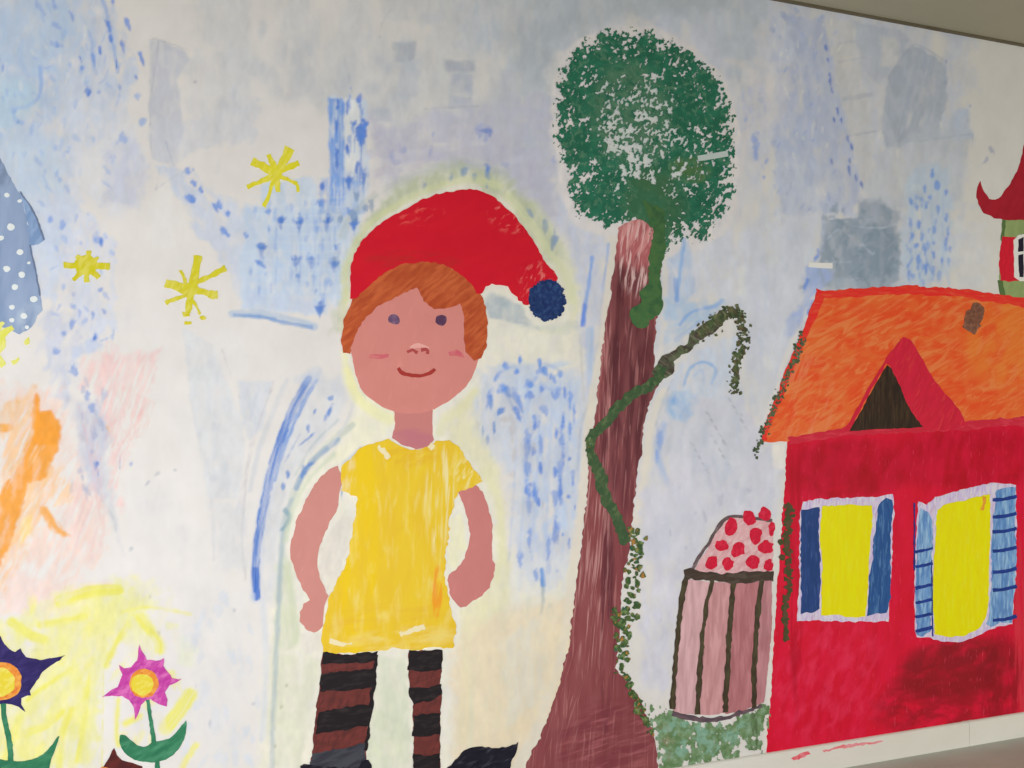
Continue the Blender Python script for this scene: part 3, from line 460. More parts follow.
# ------------------------------------------------------------------ materials
def new_mat(name):
    m = bpy.data.materials.new(name); m.use_nodes = True
    return m, m.node_tree, m.node_tree.nodes['Principled BSDF']
def noise_mask(nt, coord, ang, ln, wd, thr, soft, det=3.0, dist=0.0, off=0.0):
    r = nt.nodes.new('ShaderNodeVectorRotate'); r.rotation_type = 'Y_AXIS'; r.inputs['Angle'].default_value = math.radians(ang)
    nt.links.new(coord, r.inputs['Vector'])
    m = nt.nodes.new('ShaderNodeVectorMath'); m.operation = 'MULTIPLY_ADD'
    m.inputs[1].default_value = (1 / (ln * MPP), 1, 1 / (wd * MPP)); m.inputs[2].default_value = (off, off * 1.7, off * .3)
    nt.links.new(r.outputs[0], m.inputs[0])
    n = nt.nodes.new('ShaderNodeTexNoise'); n.inputs['Scale'].default_value = 1; n.inputs['Detail'].default_value = det
    n.inputs['Distortion'].default_value = dist
    nt.links.new(m.outputs[0], n.inputs['Vector'])
    mr = nt.nodes.new('ShaderNodeMapRange'); mr.interpolation_type = 'SMOOTHSTEP'
    mr.inputs['From Min'].default_value = thr - soft; mr.inputs['From Max'].default_value = thr + soft
    nt.links.new(n.outputs['Fac'], mr.inputs['Value'])
    return mr.outputs['Result'], n.outputs['Fac']
MC = [0]
def paint(name, base, at, layers=(), org=(0, 0), rough=.5, bump=.14, bang=90, blen=24):
    """brushed poster paint: base colour plus streak layers (rgb, thr, soft, angle, length, width, alpha, region, distortion)"""
    m, nt, b = new_mat(name); MC[0] += 1
    tc = nt.nodes.new('ShaderNodeTexCoord'); add = nt.nodes.new('ShaderNodeVectorMath'); add.operation = 'ADD'
    add.inputs[1].default_value = (org[0], 0, org[1]); nt.links.new(tc.outputs['Object'], add.inputs[0]); coord = add.outputs[0]
    rgb = nt.nodes.new('ShaderNodeRGB'); rgb.outputs[0].default_value = (*pigment(base, *at), 1); col = rgb.outputs[0]
    for k, L in enumerate(layers):
        L = list(L) + [None] * (9 - len(L)); c, thr, soft, ang, ln, wd, al, reg, dist = L
        soft *= 1.7; al *= .9; ln *= .8; wd *= 1.25; dist = dist if dist is not None else .35
        f, _ = noise_mask(nt, coord, ang, ln, wd, thr, soft, dist=dist or 0, off=MC[0] * 1.37 + k * 5.1)
        mu = nt.nodes.new('ShaderNodeMath'); mu.operation = 'MULTIPLY'; mu.inputs[1].default_value = al
        nt.links.new(f, mu.inputs[0]); f = mu.outputs[0]
        if reg:
            px, py, rx, ry = reg; X, Z = wall_pt(px, py); X2, _ = wall_pt(px + rx, py); _, Z2 = wall_pt(px, py + ry)
            s = nt.nodes.new('ShaderNodeVectorMath'); s.operation = 'SUBTRACT'; s.inputs[1].default_value = (X, 0, Z)
            d = nt.nodes.new('ShaderNodeVectorMath'); d.operation = 'MULTIPLY'
            d.inputs[1].default_value = (1 / max(abs(X2 - X), 1e-3), 0, 1 / max(abs(Z2 - Z), 1e-3))
            le = nt.nodes.new('ShaderNodeVectorMath'); le.operation = 'LENGTH'
            nt.links.new(coord, s.inputs[0]); nt.links.new(s.outputs[0], d.inputs[0]); nt.links.new(d.outputs[0], le.inputs[0])
            mr = nt.nodes.new('ShaderNodeMapRange'); mr.interpolation_type = 'SMOOTHSTEP'
            mr.inputs['From Min'].default_value = 1.15; mr.inputs['From Max'].default_value = .7
            nt.links.new(le.outputs['Value'], mr.inputs['Value'])
            m2 = nt.nodes.new('ShaderNodeMath'); m2.operation = 'MULTIPLY'
            nt.links.new(f, m2.inputs[0]); nt.links.new(mr.outputs[0], m2.inputs[1]); f = m2.outputs[0]
        mx = nt.nodes.new('ShaderNodeMix'); mx.data_type = 'RGBA'
        nt.links.new(f, mx.inputs['Factor']); nt.links.new(col, mx.inputs['A'])
        at2 = (L[7][0], L[7][1]) if L[7] else at
        mx.inputs['B'].default_value = (*pigment(c, *at2), 1); col = mx.outputs['Result']
    nt.links.new(col, b.inputs['Base Color'])
    _, nf = noise_mask(nt, coord, bang, blen, 1.6, .5, .2, off=MC[0])
    bp = nt.nodes.new('ShaderNodeBump'); bp.inputs['Strength'].default_value = bump; bp.inputs['Distance'].default_value = .0012
    nt.links.new(nf, bp.inputs['Height']); nt.links.new(bp.outputs[0], b.inputs['Normal'])
    b.inputs['Roughness'].default_value = rough; b.inputs['Specular IOR Level'].default_value = .07
    return m

# ------------------------------------------------------------------ geometry: paint films on the wall
rng = np.random.default_rng(5)
def link(o, parent=None):
    sc.collection.objects.link(o)
    if parent is not None: o.parent = parent
    return o
def thing(name, label, cat, px, py, group=None):
    X, Z = wall_pt(px, py)
    o = bpy.data.objects.new(name, None); link(o); o.location = (X, 0, Z); o.empty_display_size = .05
    o['label'] = label; o['category'] = cat
    if group: o['group'] = group
    return o
def org_of(par):
    X = Z = 0.0
    while par is not None:
        X += par.location.x; Z += par.location.z; par = par.parent
    return X, Z
def rough_outline(P, rag, step=3.0, seed=0):
    out = []
    n = len(P); acc = 0
    for i in range(n):
        ax, ay = P[i]; bx, by = P[(i + 1) % n]; L = math.hypot(bx - ax, by - ay)
        if L < 1e-6: continue
        k = max(1, int(L / step)); nx, ny = -(by - ay) / L, (bx - ax) / L
        for j in range(k):
            t = j / k; s = acc + t * L
            d = (float(vnoise(s / 3.1, seed, 3)) - .5) * 2 * rag + (float(vnoise(s / 11.0, seed, 9)) - .5) * 1.2 * rag
            out.append((ax + (bx - ax) * t + nx * d, ay + (by - ay) * t + ny * d))
        acc += L
    return out
FS = [0]
def film_mesh(polys, depth, org):
    vs, fs = [], []
    for pi, P in enumerate(polys):      # every touch of the brush lies a hair above the one before
        W = [wall_pt(*p) for p in P]; n = len(W); o = len(vs); dp = depth + (pi % 60) * .000008 + (FS[0] % 23) * .0000185
        tri = tessellate_polygon([[Vector((x, z, 0)) for x, z in W]])
        vs += [(x - org[0], -dp, z - org[1]) for x, z in W] + [(x - org[0], -.00005, z - org[1]) for x, z in W]
        ar = sum(W[i][0] * W[(i + 1) % n][1] - W[(i + 1) % n][0] * W[i][1] for i in range(n))
        for t in tri:
            a, b, c = (W[t[0]], W[t[1]], W[t[2]])
            cr = (b[0] - a[0]) * (c[1] - a[1]) - (b[1] - a[1]) * (c[0] - a[0])
            t = t if cr > 0 else (t[0], t[2], t[1])
            fs.append(tuple(o + i for i in t))
        for i in range(n):
            j = (i + 1) % n; q = (o + i, o + n + i, o + n + j, o + j)
            fs.append(q if ar > 0 else q[::-1])
    me = bpy.data.meshes.new('paint'); me.from_pydata(vs, [], fs); me.update(); return me
def film(name, polys, mat, parent, layer=1, smooth=False, rag=.7, step=3.0, label=None):
    """one layer of dried paint in the given outline(s)"""
    if isinstance(polys[0][0], (int, float)): polys = [polys]
    Q = []
    for P in polys:
        FS[0] += 1
        if smooth: P = catmull(P, 5)
        Q.append(rough_outline(P, rag, step, FS[0]) if rag else P)
    o = bpy.data.objects.new(name, film_mesh(Q, .0005 * layer, org_of(parent))); link(o, parent)
    o.data.materials.append(mat)
    if label: o['label'] = label
    return o
def line_poly(pts, w, w2=None, smooth=True):
    P = catmull(pts, 6, False) if smooth and len(pts) > 2 else list(pts)
    if w2 is None: w2 = w
    L, R = [], []; n = len(P)
    for i, (x, y) in enumerate(P):
        a = P[max(i - 1, 0)]; b = P[min(i + 1, n - 1)]; dx, dy = b[0] - a[0], b[1] - a[1]; l = math.hypot(dx, dy) + 1e-9
        h = (w + (w2 - w) * i / (n - 1)) / 2
        L.append((x - dy / l * h, y + dx / l * h)); R.append((x + dy / l * h, y - dx / l * h))
    return L + R[::-1]
def ell(x, y, rx, ry, n=20, rot=0):
    c, s = math.cos(math.radians(rot)), math.sin(math.radians(rot))
    return [(x + rx * math.cos(t) * c - ry * math.sin(t) * s, y + rx * math.cos(t) * s + ry * math.sin(t) * c)
            for t in [2 * math.pi * k / n for k in range(n)]]
def touches(pts, lo, hi, asp=.6, seed=1):      # small jagged dabs of the brush or sponge
    r = np.random.default_rng(seed); out = []
    for x, y in pts:
        s = r.uniform(lo, hi); a = r.uniform(0, 180); n = 7
        E = ell(x, y, s, s * r.uniform(asp, 1), n, a)
        out.append([(px + r.normal() * s * .18, py + r.normal() * s * .18) for px, py in E])
    return out
def sponge(name, box, field, mat, parent, layer, step=.8, label=None):
    """sponged-on paint: small patches wherever field(x, y) is true"""
    x0, y0, x1, y1 = box
    nx = int((x1 - x0) / step); ny = int((y1 - y0) / step)
    cx = x0 + (np.arange(nx) + .5) * step; cy = y0 + (np.arange(ny) + .5) * step
    gx, gy = np.meshgrid(cx, cy); on = field(gx.astype(np.float32), gy.astype(np.float32))
    org = org_of(parent)
    vid = -np.ones((ny + 1, nx + 1), np.int64)
    need = np.zeros((ny + 1, nx + 1), bool)
    need[:-1, :-1] |= on; need[1:, :-1] |= on; need[:-1, 1:] |= on; need[1:, 1:] |= on
    jj, ii = np.nonzero(need); vid[jj, ii] = np.arange(len(jj))
    px = x0 + ii * step + (vnoise(ii * .9, jj * .9, 4) - .5) * step * .9
    py = y0 + jj * step + (vnoise(ii * .9, jj * .9, 8) - .5) * step * .9
    X, Z = np.vectorize(wall_pt)(px, py)
    V = np.stack([X - org[0], np.full(len(X), -.0005 * layer), Z - org[1]], 1)
    J, I = np.nonzero(on)
    F = np.stack([vid[J, I], vid[J + 1, I], vid[J + 1, I + 1], vid[J, I + 1]], 1)
    o = bpy.data.objects.new(name, grid_mesh(V, F)); link(o, parent); o.data.materials.append(mat)
    if label: o['label'] = label
    return o
def grid_mesh(V, F):
    me = bpy.data.meshes.new('paint'); me.vertices.add(len(V)); me.vertices.foreach_set('co', V.astype(np.float32).ravel())
    me.loops.add(F.size); me.loops.foreach_set('vertex_index', F.astype(np.int32).ravel())
    me.polygons.add(len(F)); me.polygons.foreach_set('loop_start', np.arange(0, F.size, F.shape[1], dtype=np.int32))
    me.update(calc_edges=True); return me

# ------------------------------------------------------------------ the room shell
def box_obj(name, x0, y0, z0, x1, y1, z1, mat, bevel=0):
    v = [(x, y, z) for x in (x0, x1) for y in (y0, y1) for z in (z0, z1)]
    f = [(0, 1, 3, 2), (4, 6, 7, 5), (0, 4, 5, 1), (2, 3, 7, 6), (0, 2, 6, 4), (1, 5, 7, 3)]
    me = bpy.data.meshes.new(name); me.from_pydata(v, [], f); me.update(); me.materials.append(mat)
    o = bpy.data.objects.new(name, me); link(o); o['kind'] = 'structure'
    if bevel:
        b = o.modifiers.new('bevel', 'BEVEL'); b.width = bevel; b.segments = 3
    return o
def speckled(name, c1, c2, scale, rough=.6, bump=.1, stretch=(1, 1, 1), det=6):
    m, nt, b = new_mat(name); tc = nt.nodes.new('ShaderNodeTexCoord'); mp = nt.nodes.new('ShaderNodeMapping')
    mp.inputs['Scale'].default_value = stretch; nt.links.new(tc.outputs['Object'], mp.inputs[0])
    n = nt.nodes.new('ShaderNodeTexNoise'); n.inputs['Scale'].default_value = scale; n.inputs['Detail'].default_value = det
    nt.links.new(mp.outputs[0], n.inputs['Vector'])
    mr = nt.nodes.new('ShaderNodeMapRange'); mr.inputs['From Min'].default_value = .3; mr.inputs['From Max'].default_value = .7
    nt.links.new(n.outputs['Fac'], mr.inputs['Value'])
    mx = nt.nodes.new('ShaderNodeMix'); mx.data_type = 'RGBA'; nt.links.new(mr.outputs[0], mx.inputs['Factor'])
    mx.inputs['A'].default_value = (*c1, 1); mx.inputs['B'].default_value = (*c2, 1)
    nt.links.new(mx.outputs['Result'], b.inputs['Base Color'])
    bp = nt.nodes.new('ShaderNodeBump'); bp.inputs['Strength'].default_value = bump; bp.inputs['Distance'].default_value = .002
    nt.links.new(n.outputs['Fac'], bp.inputs['Height']); nt.links.new(bp.outputs[0], b.inputs['Normal'])
    b.inputs['Roughness'].default_value = rough; b.inputs['Specular IOR Level'].default_value = .3
    return m
box_obj('floor', -3.2, -4.2, -.1, 6.2, .12, 0, speckled('floor_vinyl', (.50, .52, .475), (.61, .625, .585), 3.2, .55, .05, (1, 2.2, 1)))
box_obj('ceiling', -3.2, -4.2, ROOM_H, 6.2, .12, ROOM_H + .1, speckled('ceiling_paint', (.36, .335, .25), (.39, .36, .275), 1.4, .8, .1))
box_obj('shadow_gap_strip_1', -3.2, -.011, ROOM_H - .009, 6.2, -.0001, ROOM_H - .0002, speckled('ceiling_gap_shade', (.12, .10, .065), (.17, .145, .10), 6, .8))  # dark brown strip stands in for the shadow gap under the ceiling
box_obj('wall_left', -3.32, -4.2, 0, -3.2, .12, ROOM_H, speckled('side_wall_paint', (.74, .73, .70), (.78, .77, .74), 2, .7, .08))
SK = .1
def baseboard():
    m = speckled('baseboard_paint', (.79, .775, .72), (.86, .85, .81), 2.0, .45, .08, (1, 1, 2))
    # two lengths meeting at a joint, a rounded top edge
    Xj, _ = wall_pt(967, 740)
    vs, fs = [], []
    prof = [(-.0001, 0), (-.0001, SK), (-.004, SK), (-.009, SK - .003), (-.012, SK - .008), (-.012, 0)]
    for a, b in ((-3.2, Xj - .0008), (Xj + .0008, 6.2)):
        o = len(vs)
        for x in (a, b): vs += [(x, y, z) for y, z in prof]
        n = len(prof)
        for i in range(n): j = (i + 1) % n; fs.append((o + i, o + j, o + n + j, o + n + i))
        fs += [tuple(o + i for i in range(n))[::-1], tuple(o + n + i for i in range(n))]
    me = bpy.data.meshes.new('baseboard'); me.from_pydata(vs, [], fs); me.update(); me.materials.append(m)
    o = bpy.data.objects.new('baseboard_back', me); link(o); o['kind'] = 'structure'
baseboard()
def wall():
    pcols = np.arange(-180, 1204, 1.35)
    Xc = np.array([wall_pt(p, 384)[0] for p in pcols])
    Xc = np.concatenate([np.linspace(-3.2, Xc[0], 12)[:-1], Xc, np.linspace(Xc[-1], 6.2, 12)[1:]]) if Xc[-1] < 6.2 else Xc
    Zc = np.linspace(0, ROOM_H, 700)
    GX, GZ = np.meshgrid(Xc, Zc); px, py = sheet_pt(GX, GZ)
    px = np.clip(px - CX0, 0, CW - 1.01); py = np.clip(py - CY0, 0, CHH - 1.01)
    ix = px.astype(int); iy = py.astype(int); fx = (px - ix)[..., None]; fy = (py - iy)[..., None]
    C = (SHEET[iy, ix] * (1 - fx) + SHEET[iy, ix + 1] * fx) * (1 - fy) + (SHEET[iy + 1, ix] * (1 - fx) + SHEET[iy + 1, ix + 1] * fx) * fy
    ny, nx = GX.shape
    V = np.stack([GX.ravel(), np.zeros(GX.size), GZ.ravel()], 1)
    idx = np.arange(ny * nx).reshape(ny, nx)
    F = np.stack([idx[:-1, :-1], idx[:-1, 1:], idx[1:, 1:], idx[1:, :-1]], -1).reshape(-1, 4)
    x0, x1 = Xc[0], Xc[-1]; k = len(V)      # the body of the wall behind its painted face
    V = np.concatenate([V, [(x0, 0, 0), (x1, 0, 0), (x1, 0, ROOM_H), (x0, 0, ROOM_H), (x0, .12, 0), (x1, .12, 0), (x1, .12, ROOM_H), (x0, .12, ROOM_H)]])
    F = np.concatenate([F, k + np.array([(5, 4, 7, 6), (0, 4, 5, 1), (3, 2, 6, 7), (0, 3, 7, 4), (1, 5, 6, 2)])])
    me = grid_mesh(V, F); me.name = 'wall_back'
    at = me.color_attributes.new('pigment', 'FLOAT_COLOR', 'POINT')
    A = np.ones((len(V), 4), np.float32); A[:, :3] = WHITE; A[:ny * nx, :3] = C.reshape(-1, 3)
    at.data.foreach_set('color', A.ravel())
    m, nt, b = new_mat('painted_plaster')
    va = nt.nodes.new('ShaderNodeAttribute'); va.attribute_name = 'pigment'
    tc = nt.nodes.new('ShaderNodeTexCoord')
    n1 = nt.nodes.new('ShaderNodeTexNoise'); n1.inputs['Scale'].default_value = 9; n1.inputs['Detail'].default_value = 8
    nt.links.new(tc.outputs['Object'], n1.inputs['Vector'])
    mr = nt.nodes.new('ShaderNodeMapRange'); mr.inputs['From Min'].default_value = .3; mr.inputs['From Max'].default_value = .7
    mr.inputs['To Min'].default_value = .965; mr.inputs['To Max'].default_value = 1.03; nt.links.new(n1.outputs['Fac'], mr.inputs['Value'])
    sc_ = nt.nodes.new('ShaderNodeVectorMath'); sc_.operation = 'SCALE'
    nt.links.new(va.outputs['Color'], sc_.inputs[0]); nt.links.new(mr.outputs[0], sc_.inputs['Scale'])
    nt.links.new(sc_.outputs[0], b.inputs['Base Color'])
    n2 = nt.nodes.new('ShaderNodeTexNoise'); n2.inputs['Scale'].default_value = 110; n2.inputs['Detail'].default_value = 3
    nt.links.new(tc.outputs['Object'], n2.inputs['Vector'])
    bp = nt.nodes.new('ShaderNodeBump'); bp.inputs['Strength'].default_value = .12; bp.inputs['Distance'].default_value = .001
    nt.links.new(n2.outputs['Fac'], bp.inputs['Height']); nt.links.new(bp.outputs[0], b.inputs['Normal'])
    b.inputs['Roughness'].default_value = .6; b.inputs['Specular IOR Level'].default_value = .1
    me.materials.append(m)
    o = bpy.data.objects.new('wall_back', me); link(o); o['kind'] = 'structure'
wall()

# ------------------------------------------------------------------ the painted motifs: each one a figure of dried poster paint
def org_at(px, py): return wall_pt(px, py)
def M(name, base, at, layers, par, **k): return paint(name, base, at, layers, org_of(par), **k)

# ---- tree
T = thing('painted_tree', 'tall painted tree with a round dark green crown and maroon trunk, wound by a vine', 'painted tree', 595, 780)
trunk = [(619, 228), (616, 250), (614, 268), (610, 295), (607, 315), (603, 345), (599, 384), (595, 415), (592, 440), (587, 496), (582, 540), (577, 580), (573, 610), (568, 646), (560, 682), (552, 708), (541, 735), (527, 762), (518, 784),
         (660, 784), (658, 768), (656, 746), (652, 728), (645, 712), (636, 695), (626, 680), (616, 668), (618, 640), (621, 600), (624, 570), (629, 550), (631, 524), (635, 496), (638, 470), (641, 455), (643, 425), (650, 402), (658, 386), (655, 372), (654, 350), (657, 317), (660, 280), (662, 250), (656, 224), (640, 219), (628, 222)]
mt = M('trunk_paint', (128, 66, 68), (610, 450), [
    ((80, 42, 46), .36, .12, 88, 90, 12, 1, (630, 350, 26, 110)), ((88, 44, 50), .4, .12, 84, 80, 10, .95, (622, 440, 26, 80)), ((84, 40, 48), .46, .06, 88, 120, 5, .8, (608, 630, 8, 150)),
    ((146, 84, 84), .56, .1, 86, 60, 6, .6), ((176, 118, 114), .62, .05, 86, 55, 2.2, .6), ((112, 52, 56), .5, .08, 86, 70, 7, .6, (640, 600, 26, 120)),
    ((172, 96, 96), .3, .1, 86, 30, 5, .8, (636, 236, 26, 36)), ((206, 172, 166), .55, .05, 80, 30, 2.6, .9, (636, 256, 20, 40)), ((196, 140, 134), .5, .06, 70, 22, 3, .7, (640, 232, 22, 22)), ((190, 140, 135), .60, .05, 84, 60, 1.8, .8, (590, 560, 22, 120)),
    ((186, 128, 124), .54, .06, 88, 70, 2.2, .8, (604, 370, 8, 110)),
    ((112, 50, 58), .48, .1, 8, 50, 6, .6, (610, 735, 60, 40)), ((165, 96, 100), .6, .06, 8, 26, 2.6, .6, (610, 745, 50, 40)), ((180, 125, 122), .64, .05, 72, 60, 1.6, .6, (560, 700, 26, 60))], T, bang=86)
film('trunk', trunk, mt, T, 3, rag=1.3, step=3)
CRO = catmull([(612, 31), (640, 31), (655, 33), (670, 40), (682, 47), (700, 58), (711, 70), (721, 84), (727, 97), (732, 112), (734, 130), (734, 160), (732, 192), (727, 208), (717, 220), (709, 238), (697, 243), (686, 240), (674, 246), (662, 254), (655, 250), (652, 232), (645, 222), (635, 220), (619, 225), (604, 228), (590, 221), (577, 213), (569, 198), (568, 182), (562, 162), (556, 140), (556, 120), (556, 84), (562, 68), (572, 52), (590, 37)], 5)
def crown_field(x, y):
    d = poly_sd(x, y, CRO)
    n = .62 * fbm((x * .9 + y * .4) / 2.1, (y - x * .35) / 3.2, 41, 2) + .38 * fbm(x / 6, y / 7, 43, 2)
    thr = .385 + .0 * x
    cen = np.clip(1 - np.hypot((x - 636) / 48, (y - 130) / 62), 0, 1)
    thr = thr + .115 * sstep(.0, .5, cen)
    thr = thr - .35 * sstep(.35, .9, np.clip(1 - np.hypot((x - 648) / 26, (y - 205) / 30), 0, 1) * 1.8)
    for bx, by, br in ((600, 60, 13), (655, 58, 9), (672, 66, 8), (700, 80, 20), (590, 100, 18), (650, 140, 15), (625, 118, 10), (688, 110, 18), (615, 165, 10), (590, 150, 14), (572, 140, 14), (690, 205, 22), (600, 205, 18), (612, 74, 10), (712, 175, 12), (655, 165, 12), (645, 205, 24), (715, 118, 12)):
        thr = thr - .13 * np.clip(1 - np.hypot(x - bx, y - by) / br, 0, 1)**.6
    thr = thr + .15 * (1 - sstep(0, 8, d)) + .05 * (1 - sstep(5, 24, d))
    return (n > thr) & (d > -3.5) & ((d > 0) | (n > .68))
mc = M('crown_paint', (40, 96, 72), (645, 120), [((30, 76, 56), .48, .1, 60, 16, 10, .7), ((92, 122, 96), .60, .06, 50, 7, 4, .55), ((88, 114, 88), .46, .1, 40, 9, 6, .6, (632, 115, 42, 55)), ((62, 94, 62), .4, .2, 90, 40, 30, .9, (655, 205, 34, 40)), ((30, 82, 62), .5, .1, 90, 20, 12, .6, (695, 215, 30, 30)), ((84, 104, 52), .45, .1, 40, 12, 8, .6, (690, 170, 22, 14))], T, bang=40, blen=6, bump=.4)
sponge('crown', (548, 22, 742, 258), crown_field, mc, T, 5, .62)
mb = M('branch_paint', (74, 66, 58), (690, 340), [((52, 40, 38), .5, .1, -30, 20, 3, .7), ((92, 108, 74), .52, .1, 0, 8, 5, .7), ((130, 122, 104), .6, .06, -30, 20, 2, .5)], T)
film('branch', [[(648, 388), (654, 370), (662, 356), (672, 350), (684, 345), (694, 342), (691, 352), (682, 356), (675, 362), (672, 374), (664, 380), (656, 384), (652, 392)],
                [(686, 345), (690, 334), (700, 325), (712, 319), (720, 312), (728, 309), (722, 325), (712, 334), (700, 341), (692, 348)]], mb, T, 4, rag=1.4)
r6 = np.random.default_rng(6)
pth = catmull([(700, 332), (716, 321), (727, 313), (736, 312), (741, 322), (742, 340), (738, 356), (735, 372), (734, 389)], 12, False)
pts = [(x + r6.normal() * 3.0, y + r6.normal() * 3.0) for x, y in pth for _ in range(4)] + [(686, 350), (692, 348), (698, 343), (703, 341), (709, 336), (716, 335), (722, 331)]
film('branch_leaves', touches(pts, .7, 2.3, .5, 3), M('branch_leaf_paint', (74, 88, 56), (735, 340), [((44, 52, 38), .5, .05, 30, 6, 5, .8), ((128, 126, 92), .58, .05, 20, 6, 5, .6), ((90, 66, 50), .56, .05, 0, 5, 5, .6)], T), T, 5, rag=0)
mv = M('vine_paint', (62, 98, 58), (640, 300), [((76, 104, 60), .5, .1, 60, 8, 6, .7), ((44, 78, 52), .55, .08, 30, 10, 7, .7)], T, bang=45, blen=5, bump=.5)
film('vine', [(642, 200), (664, 210), (666, 250), (661, 262), (659, 279), (662, 292), (663, 302), (661, 312), (652, 319), (646, 326), (638, 328), (633, 322), (628, 315), (632, 307), (640, 303), (639, 292), (648, 283), (650, 256), (653, 232), (650, 222)], mv, T, 6, rag=1.5, label='thick mid green vine hanging from the crown')
film('vine', line_poly([(662, 366), (656, 380), (645, 388), (630, 396), (617, 408), (610, 418), (598, 430), (591, 440), (591, 452), (596, 466), (601, 480), (605, 497), (613, 512), (620, 526), (626, 543)], 9, 11), M('vine_paint_low', (70, 90, 58), (610, 440), [((48, 76, 50), .5, .1, 60, 9, 5, .8), ((104, 120, 78), .6, .06, 50, 9, 4, .6)], T, bang=45, blen=5), T, 6, rag=1.8, label='thin vine winding down across the trunk')
pts = [(636 + r6.normal() * 4, 530 + k * 1.6) for k in range(26)] + [(632 + r6.normal() * 4.5, 568 + k * 1.8) for k in range(30)] + [(623 + r6.normal() * 4.5, 610 + k * 1.5) for k in range(34)] + \
      [(619 + k * .9 + r6.normal() * 3, 662 + k * 2.0 + r6.normal() * 2) for k in range(36)] + [(590, 446), (588, 440), (592, 452)]
film('ivy_leaves', touches(pts, 1.6, 4.0, .5, 9), M('ivy_leaf_paint', (78, 98, 54), (632, 600), [((48, 74, 44), .48, .06, 30, 6, 5, .8), ((128, 148, 92), .58, .05, 20, 6, 5, .7), ((186, 122, 60), .62, .03, 0, 6, 5, .8), ((40, 96, 92), .65, .03, 0, 5, 5, .7)], T), T, 7, rag=0)

# ---- cottage
H = thing('painted_cottage', 'red painted cottage with an orange roof, blue shutters and bright yellow window panes', 'painted house', 910, 745)
def hm(n, c, at, L, **k): return M(n, c, at, L, H, **k)
film('cottage_wall', [(787, 438), (848, 428), (930, 424), (1055, 418), (1055, 708), (1024, 713), (960, 722), (893, 734), (830, 744), (766, 753), (768, 730), (771, 690), (775, 628), (778, 580), (782, 520), (785, 480)],
     hm('cottage_red', (196, 22, 44), (880, 560), [((150, 16, 26), .36, .1, 3, 90, 16, .95, (846, 470, 66, 34)), ((156, 16, 28), .34, .12, 3, 90, 16, .95, (970, 458, 80, 36)), ((208, 26, 62), .5, .14, 70, 50, 16, .6), ((176, 14, 36), .56, .1, 82, 60, 9, .4),
      ((112, 26, 30), .40, .12, 10, 40, 12, .92, (955, 668, 60, 32)), ((128, 24, 30), .46, .1, 0, 34, 9, .8, (940, 700, 66, 34)), ((120, 22, 28), .44, .1, 80, 30, 8, .8, (1000, 680, 24, 50)), ((214, 52, 84), .56, .1, 60, 26, 9, .6, (830, 680, 60, 70)),
      ((205, 70, 90), .68, .04, 88, 16, 2, .5), ((158, 14, 30), .5, .1, 90, 60, 5, .7, (795, 560, 8, 160)), ((190, 50, 60), .45, .1, 88, 60, 4, .8, (1020, 640, 6, 110))], bang=10, bump=.06), H, 2, rag=.8)
film('roof', [(819, 291), (850, 290), (878, 289), (913, 288), (968, 293), (1000, 298), (1055, 304), (1055, 424), (1024, 424), (966, 427), (930, 427), (849, 432), (788, 441), (762, 442), (768, 424), (778, 394), (790, 365), (805, 330)],
     hm('roof_orange', (236, 94, 44), (880, 370), [((212, 62, 30), .50, .07, 12, 70, 15, .8, None, 1.6), ((244, 124, 70), .55, .06, 26, 56, 8, .7, None, 2.0), ((206, 78, 34), .57, .08, 78, 50, 8, .5, (990, 370, 50, 60)), ((238, 118, 44), .46, .12, 70, 40, 16, .6, (1010, 340, 50, 50)), ((232, 138, 96), .58, .07, 66, 40, 4, .5, (800, 400, 34, 50)), ((200, 70, 36), .56, .08, 2, 60, 7, .6, (890, 305, 120, 16))], bang=20, bump=.05), H, 3, rag=.6)
mr_ = hm('roof_edge_red', (204, 42, 38), (880, 300), [((222, 62, 42), .5, .1, 0, 30, 3, .6), ((228, 96, 60), .62, .05, 0, 20, 2, .5)])
film('roof_edge', line_poly([(1055, 306), (1000, 299), (968, 294), (930, 291), (913, 290), (878, 291), (850, 293), (819, 295)], 9, 8), mr_, H, 4, rag=1.2)
film('roof_edge', line_poly([(821, 290), (813, 314), (801, 342), (789, 370), (778, 400), (768, 424), (764, 440)], 8, 5), mr_, H, 4, rag=1.0)
film('eave', line_poly([(788, 441), (820, 436), (848, 431), (885, 430), (930, 427), (966, 426), (1000, 422), (1055, 420)], 8, 9), hm('eave_crimson', (184, 38, 54), (900, 430), [((200, 60, 74), .56, .06, 0, 20, 3, .6)]), H, 4, rag=1.2)
film('gable', [(903, 337), (910, 340), (918, 352), (926, 366), (934, 380), (943, 392), (952, 401), (958, 409), (966, 425), (950, 430), (924, 430), (920, 424), (912, 414), (903, 396), (897, 380), (889, 366), (886, 364), (874, 384), (862, 406), (851, 426), (843, 433), (838, 432), (848, 424), (860, 402), (873, 380), (888, 355)],
     hm('gable_crimson', (188, 34, 54), (930, 390), [((170, 28, 44), .5, .1, 60, 30, 6, .5), ((200, 70, 60), .64, .05, 60, 20, 2, .4)]), H, 5, rag=.6)
film('gable_window', [(887, 365), (891, 369), (898, 383), (905, 400), (912, 414), (923, 427), (900, 428), (849, 431), (862, 408), (875, 385)], hm('gable_dark', (52, 40, 30), (885, 405), [((84, 62, 42), .56, .08, 88, 30, 2, .6), ((34, 26, 24), .5, .1, 88, 30, 4, .6)]), H, 6, rag=.6)
film('chimney', [(973, 303), (979, 303), (984, 308), (982, 318), (979, 324), (981, 326), (977, 329), (974, 335), (968, 331), (962, 327), (964, 320), (966, 311), (970, 309)], hm('chimney_brown', (112, 72, 54), (972, 318), [((140, 100, 78), .52, .08, 80, 10, 3, .6), ((78, 52, 42), .56, .08, 10, 10, 3, .7)]), H, 6, rag=.8)
